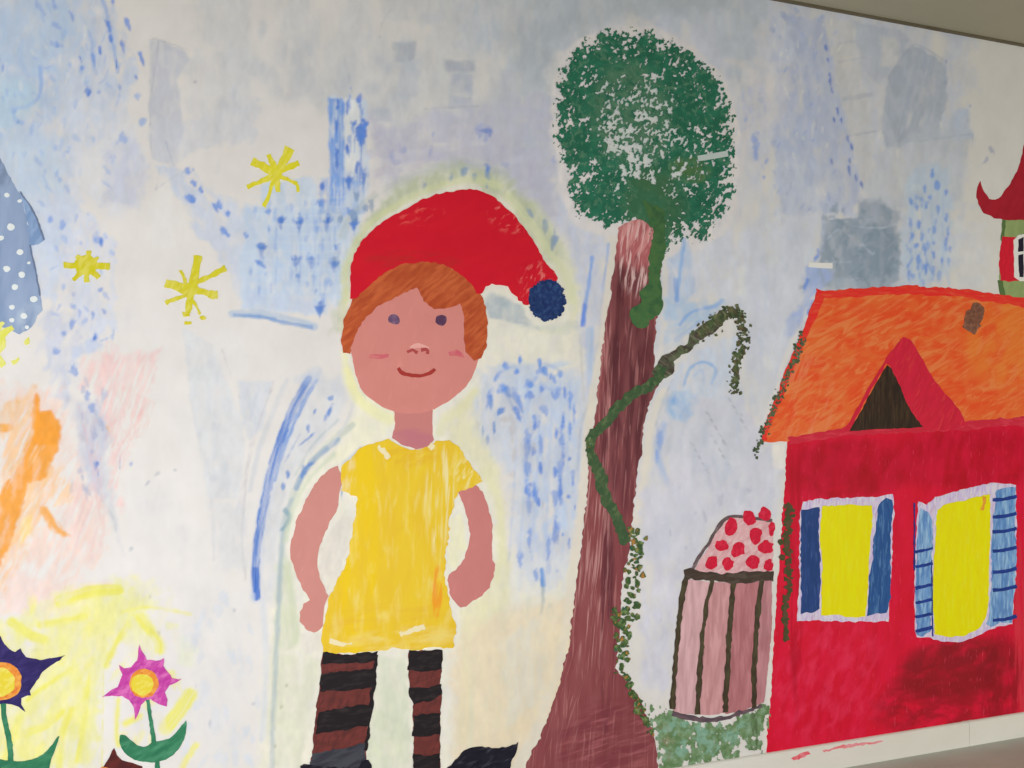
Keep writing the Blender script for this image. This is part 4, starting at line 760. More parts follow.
lil = hm('frame_lilac', (186, 168, 200), (880, 560), [((220, 212, 222), .5, .1, 85, 20, 2.5, .7), ((170, 120, 160), .62, .06, 80, 12, 2, .5)])
yel = hm('pane_yellow', (222, 204, 8), (900, 560), [((210, 190, 10), .5, .12, 88, 40, 5, .5), ((232, 214, 60), .62, .06, 85, 24, 3, .4)])
w1 = film('cottage_window', [(803, 502), (815, 499), (850, 498), (878, 497), (893, 494), (894, 510), (892, 545), (891, 576), (889, 600), (888, 621), (870, 622), (840, 621), (812, 620), (797, 621), (798, 600), (799, 576), (799, 530), (800, 512)], lil, H, 4, rag=.9, label='left cottage window with plain navy shutters')
film('window_pane', [(822, 506), (850, 505), (872, 505), (871, 530), (869, 556), (868, 580), (865, 617), (845, 617), (835, 614), (821, 615), (821, 590), (822, 560), (819, 540), (820, 520)], yel, w1, 6, rag=.7)
film('shutter', [(801, 510), (812, 508), (819, 507), (818, 540), (820, 560), (820, 580), (819, 608), (812, 613), (806, 612), (801, 614), (801, 576), (800, 540)], hm('shutter_navy', (42, 66, 116), (810, 560), [((30, 52, 96), .5, .1, 88, 30, 4, .6), ((74, 96, 146), .62, .05, 88, 20, 2, .5)]), w1, 6, rag=.7)
film('shutter', [(878, 504), (886, 497), (892, 500), (892, 510), (890, 540), (890, 570), (890, 600), (886, 612), (876, 613), (867, 616), (868, 590), (869, 576), (872, 559), (873, 540), (877, 520)], hm('shutter_blue', (44, 82, 132), (880, 560), [((34, 64, 112), .5, .1, 88, 30, 4, .6), ((90, 128, 166), .6, .05, 88, 20, 2, .6)]), w1, 6, rag=.8)
w2 = film('cottage_window', [(918, 502), (922, 503), (926, 505), (935, 497), (950, 493), (970, 488), (993, 482), (998, 483), (1016, 485), (1016, 520), (1015, 576), (1013, 600), (1012, 624), (1000, 626), (988, 630), (975, 637), (958, 642), (944, 642), (930, 638), (916, 637), (914, 600), (914, 576), (915, 545)], lil, H, 4, rag=.9, label='right cottage window with barred light blue shutters')
film('window_pane', [(937, 510), (945, 504), (965, 500), (989, 494), (990, 530), (988, 576), (988, 600), (986, 616), (978, 629), (965, 635), (948, 637), (934, 634), (932, 600), (933, 560)], yel, w2, 6, rag=.7)
film('orange_mark', line_poly([(983, 496), (983, 503), (981, 510)], 5, 3), hm('mark_orange', (226, 140, 50), (982, 500), []), w2, 7, rag=1, label='small orange smear on the yellow pane')
sb = hm('shutter_pale_blue', (104, 142, 182), (960, 560), [((150, 180, 204), .52, .08, 86, 24, 3, .8), ((66, 106, 158), .52, .08, 88, 24, 3, .8)])
film('shutter', [(920, 508), (928, 512), (932, 520), (932, 545), (931, 580), (931, 610), (930, 632), (922, 636), (916, 634), (915, 600), (915, 576), (917, 545), (918, 530)], sb, w2, 6, rag=.9)
film('shutter', [(996, 490), (1004, 488), (1015, 487), (1015, 530), (1015, 576), (1013, 600), (1011, 622), (1000, 623), (990, 627), (986, 624), (989, 612), (991, 590), (991, 576), (991, 545), (993, 515)], sb, w2, 6, rag=.9)
bars = [line_poly([(915, y + 2), (924, y), (932, y - 2)], 3) for y in (550, 565, 586, 601, 615, 629)] + [line_poly([(992, y + 1), (1004, y), (1016, y - 3)], 3.4) for y in (499, 516, 531, 550, 571, 589, 619)] + [line_poly([(914, 503), (914, 570)], 1), line_poly([(931, 560), (932, 636)], 1)]
msl = hm('slat_blue', (38, 60, 130), (960, 560), [((26, 40, 90), .5, .1, 0, 10, 4, .6)])
for sl_ in bars: film('shutter_slat', sl_, msl, w2, 7, rag=.4)
r8 = np.random.default_rng(8)
ivy = [(804 - k * .85 + r8.normal() * 2, 335 + k * 2.05 + r8.normal() * 2) for k in (np.arange(190) * .305)]
film('ivy', touches(ivy, .6, 1.9, .5, 4), hm('ivy_paint', (78, 90, 62), (780, 390), [((50, 64, 46), .5, .05, 0, 5, 5, .8), ((130, 140, 110), .6, .05, 0, 5, 5, .6)]), H, 6, rag=0, label='speckled ivy along the left edge of the roof')
ivy = [(787 + r8.normal() * 2.2 + math.sin(k / 6) * 1.2, 505 + k * 1.55) for k in range(66)] + [(784 + k * .1, 608 + k * 1.6) for k in range(20)]
film('ivy', touches(ivy, 1.8, 3.6, .5, 6), hm('ivy_low_paint', (76, 66, 44), (786, 570), [((52, 78, 40), .5, .06, 0, 7, 6, .7), ((100, 70, 56), .56, .05, 0, 7, 6, .6)]), H, 6, rag=0, label='dark olive ivy down the left wall corner')

# ---- barrel-shaped cart of berries
C = thing('painted_basket', 'tall painted basket of pink staves topped with a cloth of red berries, beside the cottage', 'painted basket', 725, 722)
def cm(n, c, at, L, **k): return M(n, c, at, L, C, **k)
film('cloth', [(696, 570), (700, 560), (708, 548), (716, 534), (724, 522), (730, 516), (744, 518), (760, 518), (773, 521), (773, 574), (740, 575), (710, 574)], cm('cloth_pink', (206, 158, 158), (740, 548), [((226, 192, 188), .54, .08, 40, 12, 3, .7), ((188, 130, 134), .58, .07, 30, 12, 3, .6)]), C, 2, rag=.6)
film('cloth_outline', [line_poly([(692, 570), (699, 557), (709, 542), (719, 526), (729, 517), (744, 517), (760, 519), (772, 521)], 3)], cm('outline_grey', (92, 76, 76), (715, 540), [((150, 130, 126), .6, .06, 50, 10, 2, .6)]), C, 3, rag=.6)
for i, (x, y, rx, ry, ro) in enumerate([(731, 526, 6.5, 9, 20), (749, 518, 6, 7.5, 0), (765, 514, 6, 7.5, 0), (721, 546, 6.5, 6, 0), (738, 549, 6.5, 8, 35), (755, 536, 5.8, 8.5, 10), (766, 547, 7, 7, 0), (711, 562, 5.5, 7, 30), (728, 564, 5.5, 6, 0), (753, 562, 6.5, 7, 0), (768, 565, 4.5, 6, 20), (771, 529, 3, 7, 0)]):
    if i == 0: mbr = cm('berry_red', (198, 26, 54), (745, 540), [((176, 20, 46), .5, .1, 60, 8, 3, .6), ((214, 60, 84), .6, .06, 60, 8, 3, .5)])
    film('berry', ell(x, y, rx, ry, 14, ro), mbr, C, 4 + (i % 2), rag=1.3)
SL = [([(684, 578), (695, 580), (711, 582), (704, 615), (700, 660), (697, 714), (684, 714), (673, 711), (676, 670), (679, 620)], (198, 156, 156)),
      ([(711, 582), (732, 583), (729, 620), (727, 665), (725, 713), (712, 715), (697, 714), (700, 660), (704, 615)], (188, 136, 136)),
      ([(732, 583), (760, 581), (757, 620), (755, 665), (754, 706), (742, 711), (725, 714), (727, 665), (729, 620)], (168, 108, 110)),
      ([(760, 581), (772, 580), (772, 620), (769, 660), (764, 702), (754, 706), (755, 665), (757, 620)], (172, 118, 120))]
for P, c in SL:
    q = P[0]; film('stave', P, cm('stave_pink', c, (q[0] + 10, 640), [(tuple(min(v + 22, 255) for v in c), .52, .08, 88, 40, 4, .6), (tuple(v - 24 for v in c), .52, .08, 86, 40, 5, .6)]), C, 2, rag=.5)
dk = cm('stave_line_dark', (62, 52, 40), (720, 640), [((84, 78, 54), .5, .1, 85, 14, 4, .7)])
film('stave_outline', [line_poly([(688, 572), (683, 590), (679, 620), (675, 665), (672, 709)], 5.5, 4.5), line_poly([(712, 580), (706, 605), (702, 640), (699, 680), (697, 714)], 4, 4.5), line_poly([(734, 580), (731, 610), (728, 650), (726, 690), (725, 712)], 5, 5.5),
                       line_poly([(762, 578), (758, 610), (755, 650), (754, 680), (754, 708)], 5, 5)], dk, C, 4, rag=.9)
film('basket_rim', [(684, 571), (690, 568), (700, 571), (720, 573), (740, 572), (773, 571), (773, 581), (760, 581), (745, 584), (730, 583), (712, 581), (694, 579), (685, 579)], cm('rim_dark', (66, 54, 46), (730, 577), [((96, 84, 72), .56, .08, 0, 14, 3, .6)]), C, 5, rag=1.0)
film('basket_foot', line_poly([(672, 713), (690, 718), (708, 720), (724, 718), (740, 713), (752, 709), (762, 706)], 6, 3), cm('foot_dark', (84, 70, 76), (715, 718), [((120, 96, 100), .55, .08, 0, 14, 3, .6)]), C, 5, rag=1.2)

# ---- grass
GR = catmull([(647, 704), (656, 706), (672, 713), (700, 721), (728, 721), (748, 712), (768, 703), (767, 725), (765, 750), (740, 755), (715, 760), (690, 766), (664, 772), (658, 745), (652, 722)], 4)
G_ = thing('painted_grass', 'dabbed patch of green painted grass between the tree foot and the cottage', 'painted grass', 710, 765)
def grass_field(x, y):
    d = poly_sd(x, y, GR); n = .6 * fbm(x / 3, y / 4.5, 61, 2) + .4 * fbm(x / 9, y / 9, 63, 2)
    thr = .31 + .13 * sstep(700, 770, x) * sstep(715, 750, y) + .2 * (1 - sstep(0, 9, d)) - .2 * sstep(20, 5, np.hypot(x - 672, y - 726)) * 1.0
    return (n > thr) & (d > -2)
sponge('grass_dabs', (640, 698, 774, 776), grass_field, M('grass_paint', (106, 130, 90), (710, 735), [((134, 160, 130), .5, .08, 80, 8, 5, .8), ((80, 110, 66), .5, .08, 70, 8, 5, .8), ((130, 170, 152), .56, .05, 0, 10, 6, .7, (700, 735, 50, 26)), ((74, 92, 60), .45, .06, 90, 20, 5, .8, (754, 735, 4, 30)), ((140, 126, 100), .55, .06, 90, 16, 6, .7, (660, 745, 14, 24))], G_, bang=60, blen=5), G_, 3, .8)

# ---- tower at the right edge
TW = thing('painted_tower', 'green painted tower with an upturned dark red roof, cut by the right edge', 'painted tower', 1030, 300)
def tm(n, c, L=()): return M(n, c, (1010, 240), L, TW)
film('tower_wall', [(1002, 218), (1060, 218), (1062, 306), (1024, 302), (1003, 296), (999, 283), (1001, 240)], tm('tower_green', (126, 140, 88), [((110, 126, 78), .5, .1, 85, 20, 5, .6)]), TW, 1, rag=.6)
for cl in (line_poly([(1004, 220), (1002, 240)], 3), line_poly([(1000, 280), (1003, 297)], 5)): film('corner_line', cl, tm('tower_corner', (76, 96, 56)), TW, 2, rag=.7)
film('tower_roof', [(980, 181), (984, 193), (989, 199), (996, 200), (1003, 194), (1010, 184), (1018, 168), (1023, 150), (1029, 128), (1036, 100), (1048, 100), (1056, 135), (1070, 175), (1070, 221), (1003, 220), (994, 218), (984, 213), (978, 204), (976, 194)], tm('tower_roof_red', (146, 30, 40), [((128, 24, 34), .52, .1, 60, 30, 8, .5)]), TW, 2, smooth=False, rag=.6)
tw = film('tower_window', [(1002, 237), (1016, 237), (1060, 232), (1060, 282), (1012, 281), (1001, 281), (999, 262)], tm('tower_window_red', (184, 30, 44), [((166, 24, 36), .5, .1, 85, 12, 3, .5)]), TW, 2, rag=.8)
film('window_frame', [(1013, 240), (1018, 235), (1030, 233), (1048, 234), (1050, 282), (1020, 281), (1014, 277)], tm('tower_frame_white', (206, 200, 196)), tw, 3, rag=.5)
film('window_pane', [[(1018, 240), (1023, 237), (1023, 251), (1018, 252)], [(1018, 255), (1023, 254), (1023, 277), (1019, 277)], [(1026, 237), (1036, 237), (1036, 251), (1026, 251)], [(1026, 254), (1036, 254), (1036, 278), (1026, 277)]], tm('tower_pane_black', (34, 30, 40)), tw, 4, rag=.4)

# ---- the child
K = thing('painted_child', 'large painted child in a yellow dress and floppy red hat with a navy bobble', 'painted figure', 385, 780)
def km(n, c, at, L, **k): return M(n, c, at, L, K, **k)
skin = lambda n, c, at: km(n, c, at, [(tuple(v - 7 for v in c), .5, .12, 80, 30, 14, .5), (tuple(min(255, v + 12) for v in c), .66, .07, 80, 22, 4, .35)], bang=80, bump=.05)
film('neck', [(394, 402), (432, 402), (433, 420), (432, 434), (434, 440), (428, 447), (416, 449), (404, 446), (392, 438), (395, 426)], km('neck_skin', (198, 126, 120), (412, 425), [((188, 114, 124), .42, .1, 0, 20, 8, .9, (412, 440, 24, 12))]), K, 2, rag=.6)
film('face', [(353, 320), (351, 342), (353, 362), (358, 382), (364, 393), (376, 403), (390, 410), (402, 413), (420, 413), (432, 410), (446, 403), (458, 394), (468, 384), (474, 372), (482, 345), (480, 312), (462, 285), (430, 272), (395, 275), (368, 295)], skin('face_skin', (206, 132, 122), (415, 350)), K, 3, smooth=True, rag=.5)
film('arm', [(338, 466), (330, 470), (321, 476), (311, 490), (303, 506), (296, 522), (291, 540), (290, 556), (293, 568), (298, 580), (304, 590), (310, 600), (304, 604), (300, 612), (300, 621), (305, 629), (314, 632), (321, 629), (324, 618), (325, 606), (328, 596), (324, 586), (319, 577), (317, 559), (321, 541), (328, 525), (334, 516), (338, 508), (340, 490), (342, 475)], skin('left_arm_skin', (212, 144, 134), (310, 540)), K, 3, rag=1.0)
film('arm', [(476, 485), (482, 492), (487, 502), (492, 522), (492, 545), (492, 560), (495, 564), (494, 576), (489, 587), (482, 596), (470, 602), (466, 606), (460, 608), (455, 602), (450, 596), (447, 580), (449, 575), (456, 570), (464, 558), (469, 542), (470, 534), (468, 520), (464, 506), (458, 492), (466, 488)], skin('right_arm_skin', (200, 126, 120), (480, 540)), K, 3, rag=.7)
film('dress', [(376, 441), (388, 439), (396, 444), (406, 449), (418, 450), (428, 446), (436, 441), (449, 441), (458, 447), (468, 461), (476, 472), (482, 481), (472, 487), (458, 492), (455, 500), (450, 520), (446, 550), (444, 575), (447, 590), (450, 608), (455, 622), (456, 630), (453, 648), (440, 647), (412, 650), (395, 648), (378, 651), (350, 653), (323, 654), (321, 640), (324, 622), (329, 600), (335, 584), (343, 569), (349, 550), (353, 530), (356, 512), (357, 496), (348, 494), (341, 491), (341, 478), (343, 466), (352, 456), (358, 450), (366, 446)],
     km('dress_yellow', (234, 198, 52), (400, 550), [((228, 184, 50), .5, .12, 88, 60, 12, .6), ((244, 204, 26), .46, .1, 86, 60, 10, .8, (358, 540, 22, 130)), ((242, 200, 30), .46, .1, 86, 30, 8, .7, (372, 460, 20, 30)), ((240, 222, 140), .62, .07, 88, 40, 6, .5), ((238, 224, 170), .56, .06, 88, 50, 3, .8, (440, 500, 16, 60)), ((238, 216, 160), .52, .07, 75, 16, 3, .8, (346, 472, 10, 26)),
      ((238, 218, 140), .54, .09, 2, 30, 6, .6, (400, 640, 60, 14)), ((238, 222, 160), .56, .06, 60, 16, 3, .8, (470, 472, 18, 18)), ((228, 172, 60), .58, .07, 4, 40, 6, .4, (390, 622, 60, 20)), ((240, 140, 40), .5, .06, 84, 26, 3, .8, (437, 592, 6, 28)), ((222, 168, 40), .5, .1, 20, 16, 4, .5, (410, 456, 30, 12))], bang=88), K, 4, rag=1.2)
pale = km('dress_pale', (238, 224, 180), (400, 600), [])
for hl in (line_poly([(400, 634), (412, 630), (424, 626)], 4, 6), line_poly([(330, 640), (342, 644), (352, 643)], 5, 3), line_poly([(378, 447), (385, 452), (388, 458)], 5, 3), line_poly([(429, 449), (433, 444)], 6, 5)):
    film('pale_brush_mark', hl, pale, K, 5, rag=1.3)
stocking_at = (370, 700)
blk = km('stocking_black', (38, 33, 35), (390, 700), [((66, 58, 58), .6, .07, 5, 14, 3, .5)])
brn = km('stocking_brown', (106, 54, 50), (350, 700), [((130, 62, 58), .54, .08, 10, 20, 4, .6), ((74, 44, 44), .58, .07, 70, 14, 3, .6)])
L1 = film('leg', [(323, 652), (345, 654), (378, 652), (377, 664), (375, 680), (372, 700), (370, 715), (367, 740), (366, 784), (307, 784), (310, 765), (313, 745), (315, 722), (317, 700), (320, 684), (321, 668)], brn, K, 3, rag=.9)
film('stocking_bands', [[(323, 652), (345, 655), (378, 651), (377, 660), (360, 662), (340, 663), (322, 664)], [(321, 674), (340, 672), (356, 670), (376, 667), (375, 686), (356, 690), (340, 690), (320, 691)], [(318, 712), (340, 708), (360, 704), (371, 705), (369, 724), (350, 729), (330, 732), (315, 734)],
                        [(374, 655), (378, 655), (373, 705), (367, 750), (364, 750), (369, 705)]], blk, L1, 4, rag=1.2)
film('stocking_bands', [(312, 753), (330, 750), (350, 746), (366, 742), (366, 784), (308, 784)], km('sock_grey', (72, 72, 80), (335, 765), [((44, 42, 50), .52, .08, 15, 24, 3, .7)]), L1, 4, rag=1.2, label='grey band around the ankle')
L2 = film('leg', [(409, 651), (425, 650), (442, 651), (442, 668), (440, 680), (442, 692), (441, 704), (440, 740), (440, 784), (414, 784), (413, 760), (413, 740), (413, 704), (410, 690), (408, 672)], brn, K, 3, rag=.8)
film('stocking_bands', [[(409, 651), (442, 650), (442, 669), (425, 672), (408, 670)], [(409, 688), (425, 688), (441, 684), (442, 694), (430, 700), (414, 704), (410, 696)], [(413, 715), (426, 714), (440, 713), (440, 733), (428, 736), (413, 736)], [(413, 754), (428, 755), (440, 753), (440, 784), (414, 784)]], blk, L2, 4, rag=1.0)
sh = km('shoe_black', (34, 32, 42), (480, 760), [((90, 90, 100), .62, .05, 20, 16, 3, .5), ((20, 20, 28), .5, .1, 20, 20, 6, .5)])
film('shoe', [(446, 770), (453, 762), (461, 753), (470, 748), (482, 746), (495, 748), (506, 748), (519, 742), (516, 753), (511, 762), (506, 784), (444, 784)], sh, K, 5, rag=1.2)
film('shoe', [(301, 767), (304, 764), (312, 765), (340, 768), (358, 767), (362, 761), (368, 760), (371, 765), (374, 784), (298, 784)], sh, K, 5, rag=1.0)
hair = km('hair_chestnut', (176, 82, 46), (440, 300), [((156, 62, 38), .5, .1, 50, 24, 4, .7), ((198, 104, 60), .56, .08, 40, 24, 3, .7)], bang=45)
film('hair', [(352, 298), (366, 276), (400, 258), (440, 258), (472, 282), (480, 292), (486, 310), (488, 330), (486, 348), (481, 358), (474, 361), (466, 352), (463, 336), (464, 318), (460, 304), (450, 308), (434, 309), (424, 301), (416, 287), (398, 296), (378, 306), (362, 322), (354, 338), (350, 354), (343, 353), (341, 340), (344, 320)], hair, K, 4, rag=1.0)
film('hat', [(351, 299), (350, 283), (351, 267), (354, 254), (361, 243), (368, 234), (377, 226), (390, 217), (406, 208), (420, 201), (436, 195), (450, 192), (466, 190), (480, 191), (492, 196), (501, 203), (512, 213), (521, 224), (528, 234), (536, 246), (543, 259), (551, 268), (557, 278), (555, 284), (545, 288), (535, 294), (530, 304), (526, 306), (519, 300), (508, 287), (500, 285), (492, 284), (486, 287), (482, 294), (476, 294), (470, 283), (458, 272), (443, 265), (425, 262), (406, 264), (390, 269), (376, 279), (366, 289), (356, 299)],
     km('hat_crimson', (192, 26, 42), (450, 230), [((184, 22, 40), .5, .12, 0, 40, 20, .5), ((200, 34, 40), .6, .1, 30, 40, 9, .3), ((214, 96, 86), .62, .05, 30, 14, 4, .6, (405, 212, 40, 14)), ((220, 110, 100), .58, .05, 40, 12, 3, .8, (512, 214, 24, 20)), ((222, 120, 110), .58, .05, 60, 12, 3, .7, (540, 285, 22, 24)), ((176, 40, 40), .48, .1, 10, 26, 4, .8, (415, 262, 50, 12))], bang=20, bump=.05), K, 5, rag=1.0)
pm = touches([(547 + 17 * math.cos(t) , 300 + 19 * math.sin(t)) for t in np.linspace(0, 6.28, 46)], 1.2, 2.8, .5, 12)
film('bobble', [ell(547, 300, 17, 19.5, 40)] + pm, km('bobble_navy', (34, 52, 94), (547, 300), [((56, 80, 120), .54, .08, 60, 5, 3, .8), ((24, 36, 74), .5, .1, 30, 6, 5, .6)], bang=50, blen=4, bump=.6), K, 6, rag=1.0)
film('eye', ell(394, 319, 5.6, 5.2, 14, 20), km('eye_grey', (112, 84, 112), (394, 320), [((150, 120, 138), .54, .06, 0, 5, 3, .8), ((84, 60, 90), .5, .08, 0, 4, 4, .6)]), K, 5, rag=.9, label='mottled grey violet eye')
film('eye', ell(441, 320, 5.8, 5.6, 16), km('eye_dark', (84, 56, 80), (441, 320), [((120, 90, 112), .58, .06, 30, 5, 3, .6)]), K, 5, rag=.5, label='darker plum eye')
ck = km('cheek_rose', (200, 94, 106), (400, 356), [((206, 124, 118), .54, .08, 0, 10, 3, .8)])
film('cheek', [(369, 355), (378, 353), (388, 354), (388, 357), (378, 359), (370, 358)], ck, K, 4, rag=1); film('cheek', [(448, 352), (456, 350), (462, 354), (465, 358), (456, 357), (449, 356)], ck, K, 4, rag=1)
film('nose', [line_poly([(407, 352), (412, 350), (417, 353)], 2.4), line_poly([(421, 350), (427, 350), (427, 354)], 2.6)], km('nose_brown', (168, 72, 72), (416, 350), []), K, 5, rag=.6)
film('nose_highlight', [(409, 347), (414, 344), (421, 343), (428, 347), (429, 350), (424, 349), (418, 348), (412, 349)], km('nose_pale', (224, 164, 154), (416, 346), [((206, 134, 124), .5, .1, 0, 5, 4, .6)]), K, 4, rag=.8)
film('mouth', line_poly([(398, 368), (402, 373), (410, 375), (420, 376), (430, 373), (435, 369)], 3.6, 3.4), km('mouth_red', (162, 56, 50), (416, 374), []), K, 5, rag=.4)

# ---- stars
def ray(x0, y0, x1, y1, w, w2=None): return line_poly([(x0, y0), ((x0 + x1) / 2 + .6, (y0 + y1) / 2), (x1, y1)], w, w2)
def star(label, x, y, polys, col=(212, 202, 50)):
    t = thing('painted_star', label, 'painted star', x, y, 'yellow painted stars')
    film('star_rays', polys, M('star_yellow', col, (x, y), [((224, 214, 110), .54, .08, 70, 12, 3, .7), ((204, 190, 30), .56, .08, 60, 12, 3, .6)], t), t, 2, rag=.9)
star('upper yellow painted star with thin crooked rays, left of the blue block', 275, 208,
     [ray(276, 174, 290, 148, 6, 10), ray(276, 173, 299, 163, 7, 6), ray(276, 174, 297, 184, 5, 3), line_poly([(297, 184), (298, 192)], 3), ray(276, 173, 278, 192, 6, 4), ray(276, 174, 264, 206, 6, 3), ray(276, 175, 247, 187, 6, 4), ray(276, 173, 252, 161, 8, 7), ray(275, 172, 269, 154, 7, 4), ell(275, 174, 7, 8, 12), [(262, 205), (267, 203), (266, 208)]])
star('small stubby yellow painted star, blob-shaped with a wide middle', 86, 283, [ell(86, 265, 12, 10, 16), ray(64, 265, 86, 266, 6, 8), ray(86, 266, 110, 266, 8, 6), ray(86, 266, 89, 251, 7, 4), ray(88, 264, 99, 257, 7, 3), ray(84, 268, 73, 280, 6, 3), ray(86, 268, 87, 282, 6, 5), ray(88, 268, 99, 278, 7, 6), ray(82, 262, 76, 256, 7, 5)], (208, 198, 40))
star('lower yellow painted star with one long upright ray', 191, 326,
     [ray(198, 256, 191, 290, 8, 8), ray(191, 290, 188, 313, 8, 6), ray(191, 291, 165, 283, 9, 9), ray(190, 293, 166, 303, 5, 4), ray(196, 283, 226, 268, 4, 6), ray(196, 290, 216, 296, 6, 8), line_poly([(216, 291), (217, 299)], 3), ell(190, 289, 8, 7, 12), ray(180, 270, 185, 284, 4, 3), [(182, 312), (189, 311), (190, 316), (183, 317)], ell(188, 323, 3.6, 1.8, 8), ell(203, 318, 3.4, 2.6, 8), ray(192, 300, 200, 314, 3, 2)])

# ---- flowers
def flower(label, x, y, petals, pc, play, cen, stem, leaves, sw):
    t = thing('painted_flower', label, 'painted flower', x, y, 'painted flowers along the bottom')
    mg = M('leaf_green', (58, 128, 92), (x, y - 10), [((90, 158, 120), .54, .08, 30, 18, 4, .8), ((40, 106, 78), .52, .1, 30, 16, 4, .6)], t)
    if stem: film('stem', line_poly(stem, sw, sw + 1.2), mg, t, 2, rag=.5)
    for l in leaves: film('leaf', l, mg, t, 3, smooth=True, rag=.4)
    film('petals', petals, M('petal_paint', pc, (x, y - 60), play, t), t, 3, rag=.6)
    if cen:
        cx, cy, r1, r2 = cen
        c = film('flower_centre', ell(cx, cy, r1, r1, 26), M('centre_orange', (238, 146, 62), (cx, cy), [((244, 190, 90), .54, .06, 60, 6, 3, .7), ((222, 100, 60), .6, .05, 20, 6, 3, .7)], t), t, 4, rag=.7)
        film('centre_disc', ell(cx - 1.5, cy + 1, r2, r2, 22), M('centre_yellow', (236, 214, 66), (cx, cy), [((244, 232, 130), .54, .06, 30, 8, 3, .6)], t), c, 5, rag=.8)
    return t
flower('pink painted flower with pointed petals and an orange centre', 150, 772, [(139, 645), (143, 652), (147, 660), (156, 661), (160, 660), (164, 658), (163, 666), (168, 673), (172, 678), (182, 679), (176, 682), (169, 685), (165, 692), (167, 700), (167, 706), (159, 704), (151, 699), (146, 700), (141, 705), (138, 712), (135, 720), (134, 708), (129, 700), (122, 696), (112, 696), (102, 697), (112, 690), (118, 687), (121, 680), (123, 674), (120, 669), (119, 665), (124, 668), (131, 667), (137, 660)],
       (206, 76, 168), [((232, 130, 196), .54, .07, 60, 12, 3, .7), ((180, 50, 150), .54, .08, 20, 12, 3, .7)], (144, 683, 14.5, 11),
       [(147, 698), (150, 715), (153, 735), (156, 752), (159, 784)], [[(120, 736), (124, 735), (130, 739), (137, 745), (145, 747), (153, 742), (161, 741), (170, 738), (177, 731), (182, 725), (186, 721), (186, 732), (183, 742), (176, 752), (166, 759), (154, 762), (140, 761), (128, 756), (121, 747)]], 3.6)
flower('navy painted flower with ragged petals, cut by the left edge', 10, 772, [(0, 636), (4, 644), (9, 649), (15, 652), (21, 648), (23, 652), (26, 657), (33, 658), (40, 660), (52, 658), (65, 655), (60, 660), (48, 667), (42, 672), (39, 678), (35, 684), (30, 691), (31, 695), (27, 695), (22, 698), (22, 704), (25, 712), (19, 706), (12, 704), (4, 703), (-6, 706), (-14, 712), (-16, 704), (-26, 700), (-30, 692), (-42, 690), (-33, 682), (-31, 670), (-38, 660), (-28, 658), (-20, 650), (-10, 650), (-4, 640)],
       (54, 46, 102), [((80, 66, 130), .56, .07, 20, 14, 3, .6), ((40, 32, 84), .5, .1, 60, 14, 5, .6)], (3, 681, 19, 14),
       [(3, 700), (5, 722), (10, 745), (12, 784)], [[(59, 736), (56, 747), (51, 760), (46, 775), (20, 784), (-10, 775), (-30, 760), (-12, 758), (5, 760), (25, 761), (40, 756), (50, 747)]], 4.6)
flower('dark brown painted flower tip low between the navy and pink flowers', 120, 776, [(114, 748), (117, 755), (122, 760), (132, 763), (142, 766), (146, 775), (140, 784), (100, 784), (98, 775), (104, 766), (110, 757)], (104, 46, 42), [((70, 36, 40), .5, .08, 30, 12, 4, .7)], (104, 776, 9, 6), None, [], 0)

# ---- dotted cone and little sun at the left edge
D_ = thing('painted_cone', 'grey blue painted cone with white dots, cut by the left edge', 'painted cone', 0, 330)
film('cone_body', [(-4, 150), (0, 158), (6, 168), (14, 184), (20, 194), (26, 214), (31, 245), (36, 270), (41, 297), (43, 310), (38, 316), (32, 328), (20, 334), (0, 326), (-40, 330), (-62, 320), (-52, 250), (-30, 200), (-12, 162)], M('cone_blue', (142, 160, 190), (10, 260), [((160, 176, 202), .5, .12, 88, 60, 9, .7), ((116, 138, 172), .54, .1, 84, 60, 10, .6), ((190, 204, 216), .5, .1, 70, 16, 5, .7, (34, 320, 18, 18)), ((110, 124, 146), .5, .08, 60, 12, 4, .7, (4, 172, 10, 16))], D_), D_, 1, rag=.8)
film('cone_band', [(19, 192), (27, 200), (35, 214), (41, 228), (45, 240), (38, 244), (30, 246), (28, 228), (25, 208)], M('cone_edge_blue', (122, 148, 186), (32, 220), [((156, 178, 206), .52, .08, 60, 20, 4, .7)], D_), D_, 2, rag=.8, label='darker blue curved band right of the cone')  # band of blue mural paint beside the cone
film('cone_edge', [line_poly([(20, 192), (30, 206), (38, 222), (44, 240)], 1.4), line_poly([(30, 245), (36, 272), (40, 296)], 1.4)], M('cone_line', (110, 124, 150), (32, 230), [], D_), D_, 3, rag=.5)
mdot = M('dot_white', (224, 228, 236), (15, 260), [], D_)
for k, (x, y, r) in enumerate([(11, 227, 3.4), (20, 252, 3.2), (7, 269, 3.2), (22, 275, 3), (15, 287, 2.8), (34, 299, 3.2), (12, 307, 2.6), (24, 316, 2.8), (12, 320, 2.4), (1, 238, 2.6), (7, 195, 2.6), (20, 201, 2), (29, 263, 2), (27, 327, 1.8), (-14, 250, 3), (-20, 285, 3), (-12, 215, 3), (-34, 262, 3), (-38, 300, 3)]):
    film('dot', ell(x, y, r * 1.15, r, 12), mdot, D_, 3, rag=.5)
S_ = thing('painted_sun', 'small yellow green painted sun spot below the dotted cone', 'painted sun', 0, 372)
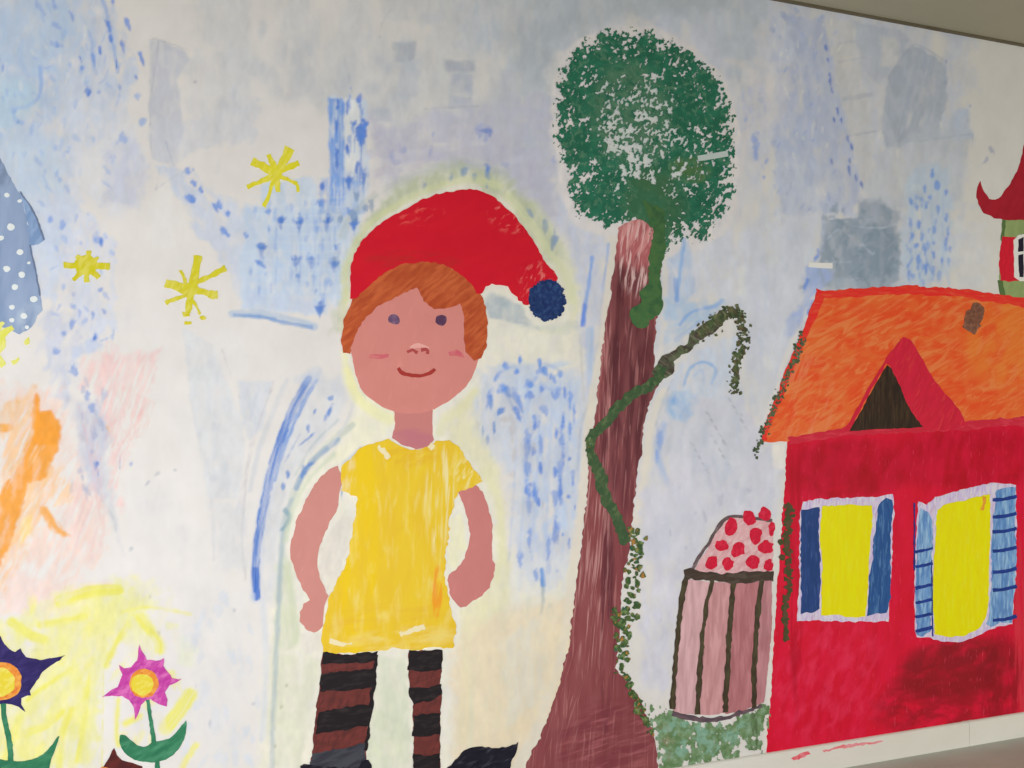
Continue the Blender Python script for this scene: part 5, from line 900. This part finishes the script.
film('sun_rays', [ray(-14, 344, 13, 327, 10, 6), ray(-14, 344, 3, 322, 10, 4), ell(-10, 344, 16, 14, 14), ray(-10, 350, 3, 366, 10, 5), ray(12, 363, 19, 358, 4, 3), [(24, 343), (28, 337), (29, 343), (26, 345)]], M('sun_paint', (226, 224, 96), (5, 340), [((236, 232, 150), .52, .08, 60, 14, 4, .7)], S_), S_, 2, rag=1)

# ---- two bits of white tape
def tape_thing(label, P, c):
    X, Z = wall_pt((P[0][0] + P[2][0]) / 2, P[2][1])
    W = [wall_pt(*p) for p in P]; n = len(W)
    me = bpy.data.meshes.new('tape')
    d0, d1 = -.00005, -.0036
    me.from_pydata([(x - X, d1, z - Z) for x, z in W] + [(x - X, d0, z - Z) for x, z in W], [], [tuple(range(n))] + [(i, n + i, n + (i + 1) % n, (i + 1) % n) for i in range(n)])
    me.update(); me.materials.append(paint('tape_white', c, P[0], [], (X, Z), bump=.1))
    o = bpy.data.objects.new('tape_strip', me); link(o); o.location = (X, 0, Z); o['label'] = label; o['category'] = 'tape'
tape_thing('white strip of tape stuck on the wall above the cottage roof', [(808, 262.5), (824, 263), (832, 263), (832, 268.5), (818, 268), (808, 267)], (204, 204, 200))
tape_thing('greyish strip of tape stuck across the right side of the tree crown', [(697, 156), (712, 153.5), (727, 151), (728, 156.5), (714, 159), (698, 161.5)], (160, 168, 160))

# ---- red paint slipped onto the baseboard
def smear(label, P, c):
    X, Z = wall_pt(*P[0]); me = film_mesh([rough_outline(P, .9, 2, 5)], .0006, (X, Z)); me.materials.append(paint('smear_red', c, P[0], [((230, 150, 150), .5, .08, 5, 12, 3, .7)], (X, Z)))
    o = bpy.data.objects.new('paint_smear', me); link(o); o.location = (X, -.01195, Z); o['label'] = label; o['category'] = 'paint smear'
smear('short red paint smear on the white baseboard under the cottage corner', [(789, 757), (797, 752), (806, 750), (808, 752), (801, 756), (792, 759)], (214, 70, 84))
smear('long thin pink paint smear on the white baseboard, right of the short one', [(820, 749), (840, 744), (860, 741), (880, 739), (881, 741), (860, 744), (840, 747), (822, 751)], (216, 110, 112))
